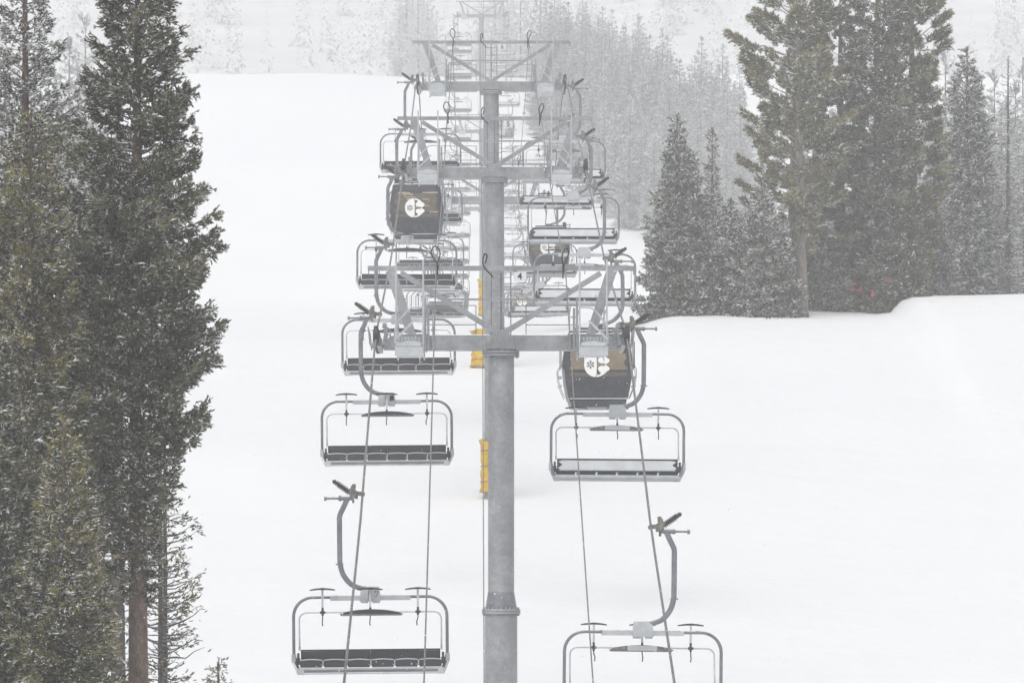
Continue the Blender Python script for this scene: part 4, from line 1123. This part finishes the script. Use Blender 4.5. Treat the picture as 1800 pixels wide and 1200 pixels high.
# trees behind the bank, seen between the clear ones
for k, (px_, dd, tp) in enumerate([(1650, 330, 200), (1628, 345, 150), (1662, 400, 100), (1735, 350, 250), (1760, 360, 190), (1790, 340, 240), (1720, 380, 160), (1690, 330, 300), (1812, 360, 140), (1640, 300, 360), (1776, 310, 330), (1748, 400, 130), (1768, 430, 180), (1785, 390, 150), (1740, 450, 190), (1798, 440, 110), (1815, 400, 200), (1705, 420, 170), (1680, 450, 140),
        (1500, 300, 60), (1430, 300, 120), (1350, 300, 240), (1310, 310, 330), (1560, 310, 120)]):
    x = gx(px_, dd); z = gzf(x, dd); H = gtop(tp, dd) - z
    s = H / 20.0
    plant((MID if dd < 325 and px_ > 1600 else FAR)[k % 4], x, dd, 'spruce_tree', 'grey frosted spruce in the haze behind the bank trees', 'hazy spruces behind the bank trees', rnd.uniform(0, 6), min(s, 1.15) , s)
# far forest edge along the run, beyond tower 6
FG = 'hazy forest beyond the ascending chairs'
ridge = [(900, -60), (950, -40), (985, -10), (1030, 5), (1060, 12), (1076, 20), (1100, 48), (1122, 28), (1142, 62), (1165, 54), (1190, 104), (1212, 130), (1233, 64), (1250, 112), (1270, 80), (1300, 120), (1340, 150), (1400, 150), (1500, 150), (1800, 100)]
_rx = [a for a, _ in ridge]; _ry = [b for _, b in ridge]
edge = [(905, 715), (950, 683), (1000, 660), (1060, 635), (1100, 622), (1140, 607), (1300, 590), (1820, 580)]
_ex = [a for a, _ in edge]; _ed = [b for _, b in edge]
cnt = 0
for row in range(6):
    px_ = 950 + row * 5
    while px_ < 1310:
        d = float(np.interp(px_, _ex, _ed)) + row * 16 + rnd.uniform(-5, 5)
        x = gx(px_, d); z = gzf(x, d)
        tp = float(np.interp(px_, _rx, _ry)) + {0: 170, 1: 130, 2: 90, 3: 50, 4: 15, 5: 0}[row] + rnd.uniform(-8, 45)
        H = gtop(tp, d) - z
        H = max(7.0, min(H, 34))
        s = H / 20.0
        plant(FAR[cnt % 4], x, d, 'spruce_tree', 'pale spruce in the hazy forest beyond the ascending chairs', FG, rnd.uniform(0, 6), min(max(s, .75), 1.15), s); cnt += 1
        px_ += rnd.uniform(17, 30)
# ridge spires of the far forest
for px_, tp in ridge[1:16]:
    d = float(np.interp(px_, _ex, _ed)) + 75; x = gx(px_, d); z = gzf(x, d); H = min(gtop(tp, d) - z, 40); s = H / 20.0
    plant(FAR[cnt % 4], x, d, 'spruce_tree', 'pale spruce in the hazy forest beyond the ascending chairs', FG, rnd.uniform(0, 6), min(s, 1.0), s); cnt += 1
# behind the left trees
for px_, dd, tp in ((122, 420, 70), (150, 460, 40), (100, 430, 140), (165, 400, 260), (140, 380, 200), (60, 430, 120), (10, 440, 100), (185, 430, 180), (130, 360, 330)):
    x = gx(px_, dd); z = gzf(x, dd); H = gtop(tp, dd) - z; s = H / 20.0
    plant(FAR[cnt % 4], x, dd, 'spruce_tree', 'pale spruce in the haze behind the left-hand tree group', 'hazy spruces behind the left-hand trees', rnd.uniform(0, 6), min(s, 1.1), s); cnt += 1
# faint trees above the crest
for px_, dd, tp in ((715, 860, -80), (735, 850, -40), (752, 870, -10), (702, 880, -30), (768, 900, 20), (870, 880, -60), (892, 890, -40), (915, 860, -70), (850, 900, -10), (725, 900, -90), (745, 910, -60), (885, 850, -30)):
    x = gx(px_, dd); z = gzf(x, dd); H = min(gtop(tp, dd) - z, 36); s = H / 20.0
    plant(FAINT[cnt % 2], x, dd, 'spruce_tree', 'barely visible spruce in fog above the crest of the run', 'spruces lost in fog above the crest', rnd.uniform(0, 6), 1.0, s); cnt += 1
# far hillside wood: one mass
def far_wood():
    rng = np.random.default_rng(9); n = 1500
    X = rng.uniform(-330, 360, n); Y = rng.uniform(900, 1340, n)
    dens = np.sin(X * .05 - Y * .011) * .5 + rng.normal(0, .6, n) + np.where(X > 60, 1.0, .8) - np.exp(-((X + 2) / 14) ** 2)
    ok = dens > 0; X = X[ok]; Y = Y[ok]; Z = gz(X, Y); n = len(X)
    H = rng.uniform(12, 25, n); K = 160
    h = rng.random((n, K)) ** 1.4; a = rng.uniform(0, 2 * np.pi, (n, K)); rr = (1 - h) * (H * .12)[:, None] * rng.uniform(.3, 1.1, (n, K))
    C = np.stack([X[:, None] + rr * np.cos(a), Y[:, None] + rr * np.sin(a), Z[:, None] + H[:, None] * (.05 + .95 * h)], -1)
    out = np.stack([np.cos(a), np.sin(a), -.25 + 0 * a], -1); sd = np.stack([-np.sin(a), np.cos(a), 0 * a], -1)
    s = rng.uniform(.3, .6, (n, K, 1)) * (1.15 - h[..., None])
    T = np.stack([C - sd * s * .6, C + out * s * 1.2, C + sd * s * .6, C + np.array([0, 0, 1.0]) * s * .9], 2).reshape(-1, 3)
    k = np.arange(n * K)[:, None] * 4; Fc = np.concatenate([k + np.array([[0, 1, 3]]), k + np.array([[1, 2, 3]])])
    tn = rng.random(n * K)
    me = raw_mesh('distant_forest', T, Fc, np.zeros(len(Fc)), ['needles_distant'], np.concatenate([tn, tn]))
    o = bpy.data.objects.new('distant_forest', me); COL.objects.link(o)
    tag(o, 'distant wooded hillside almost lost in the fog', None, None, 'stuff')
far_wood()

# red scraps among the dark boughs
for k, (px_, py_, w_, h_, lb) in enumerate(((1501, 498, .26, .14, 'small red scrap highest in the cluster under the dark evergreen'), (1499, 510, .14, .22, 'small red scrap under the highest one of the cluster'),
        (1514, 508, .10, .30, 'narrow upright red scrap in the middle of the cluster'), (1535, 516, .16, .34, 'brightest red scrap, nearest the snow mound side of the cluster'),
        (1511, 527, .12, .12, 'tiny red scrap lowest under the dark evergreen'), (1559, 493, .13, .24, 'red scrap apart from the others, higher in the boughs'))):
    w_ *= .75; h_ *= .75; d = 245.0; p = W(px_, py_, d); g = MB(); r2 = random.Random(k)
    n_ = 5; vs = []
    for j in range(n_ + 1):
        for i in (-1, 1):
            vs.append((i * w_ / 2 * (1 - .25 * (j % 2)) + .05 * math.sin(j * 2 + k), .04 * math.sin(j * 1.7 + k) - .0, h_ * (.5 - j / n_)))
    vs2 = [(x, y + .02, z) for x, y, z in vs]; N = len(vs)
    fs = [(2 * j, 2 * j + 1, 2 * j + 3, 2 * j + 2) for j in range(n_)] + [(N + 2 * j + 2, N + 2 * j + 3, N + 2 * j + 1, N + 2 * j) for j in range(n_)]
    fs += [(2 * j, 2 * j + 2, N + 2 * j + 2, N + 2 * j) for j in range(n_)] + [(N + 2 * j + 1, N + 2 * j + 3, 2 * j + 3, 2 * j + 1) for j in range(n_)] + [(0, N, N + 1, 1), (N - 2, N - 1, 2 * N - 1, 2 * N - 2)]
    g.add(vs, []); g.add(vs2, []); g.f.extend(fs); g.sm.extend([False] * len(fs)); g.mi.extend([0] * len(fs))
    o = g.build('red_flag', 'red_ribbon', None, p); tag(o, lb, 'flag', 'red scraps among the boughs')

# ------------------------------------------------------------------ snow in the air
def flakes():
    rng = np.random.default_rng(3); n = 16000
    P = np.stack([rng.uniform(-12, 13, n), rng.uniform(22, 100, n), rng.uniform(-7, 14, n)], -1)
    r = rng.uniform(.0025, .0048, n)
    o8 = np.array([(1, 0, 0), (-1, 0, 0), (0, 1, 0), (0, -1, 0), (0, 0, 1.3), (0, 0, -1.3)], float)
    f8 = np.array([(0, 2, 4), (2, 1, 4), (1, 3, 4), (3, 0, 4), (2, 0, 5), (1, 2, 5), (3, 1, 5), (0, 3, 5)])
    V = (P[:, None] + r[:, None, None] * o8[None]).reshape(-1, 3); Fc = (f8[None] + (np.arange(n) * 6)[:, None, None]).reshape(-1, 3)
    me = raw_mesh('falling_snow', V, Fc, np.zeros(len(Fc)), ['bough_snow'])
    o = bpy.data.objects.new('falling_snow', me); COL.objects.link(o); tag(o, 'fine snowflakes falling through the air', None, None, 'stuff')
flakes()

# ------------------------------------------------------------------ haze
def haze():
    g = MB(); g.box((0, 650, 98), (830, 1420, 236))
    # bottom a metre below lowest ground
    m = bpy.data.materials.new('haze_air'); m.use_nodes = True; t = m.node_tree; t.nodes.clear()
    o = t.nodes.new('ShaderNodeOutputMaterial'); v = t.nodes.new('ShaderNodeVolumePrincipled')
    v.inputs['Density'].default_value = HAZE; v.inputs['Color'].default_value = (0.985, 0.988, 0.995, 1); v.inputs['Anisotropy'].default_value = 0.0
    t.links.new(v.outputs[0], o.inputs['Volume'])
    M['haze_air'] = m
    ob = g.build('haze', 'haze_air'); tag(ob, 'thin snowy fog filling the air over the slope', None, None, 'stuff')
haze()
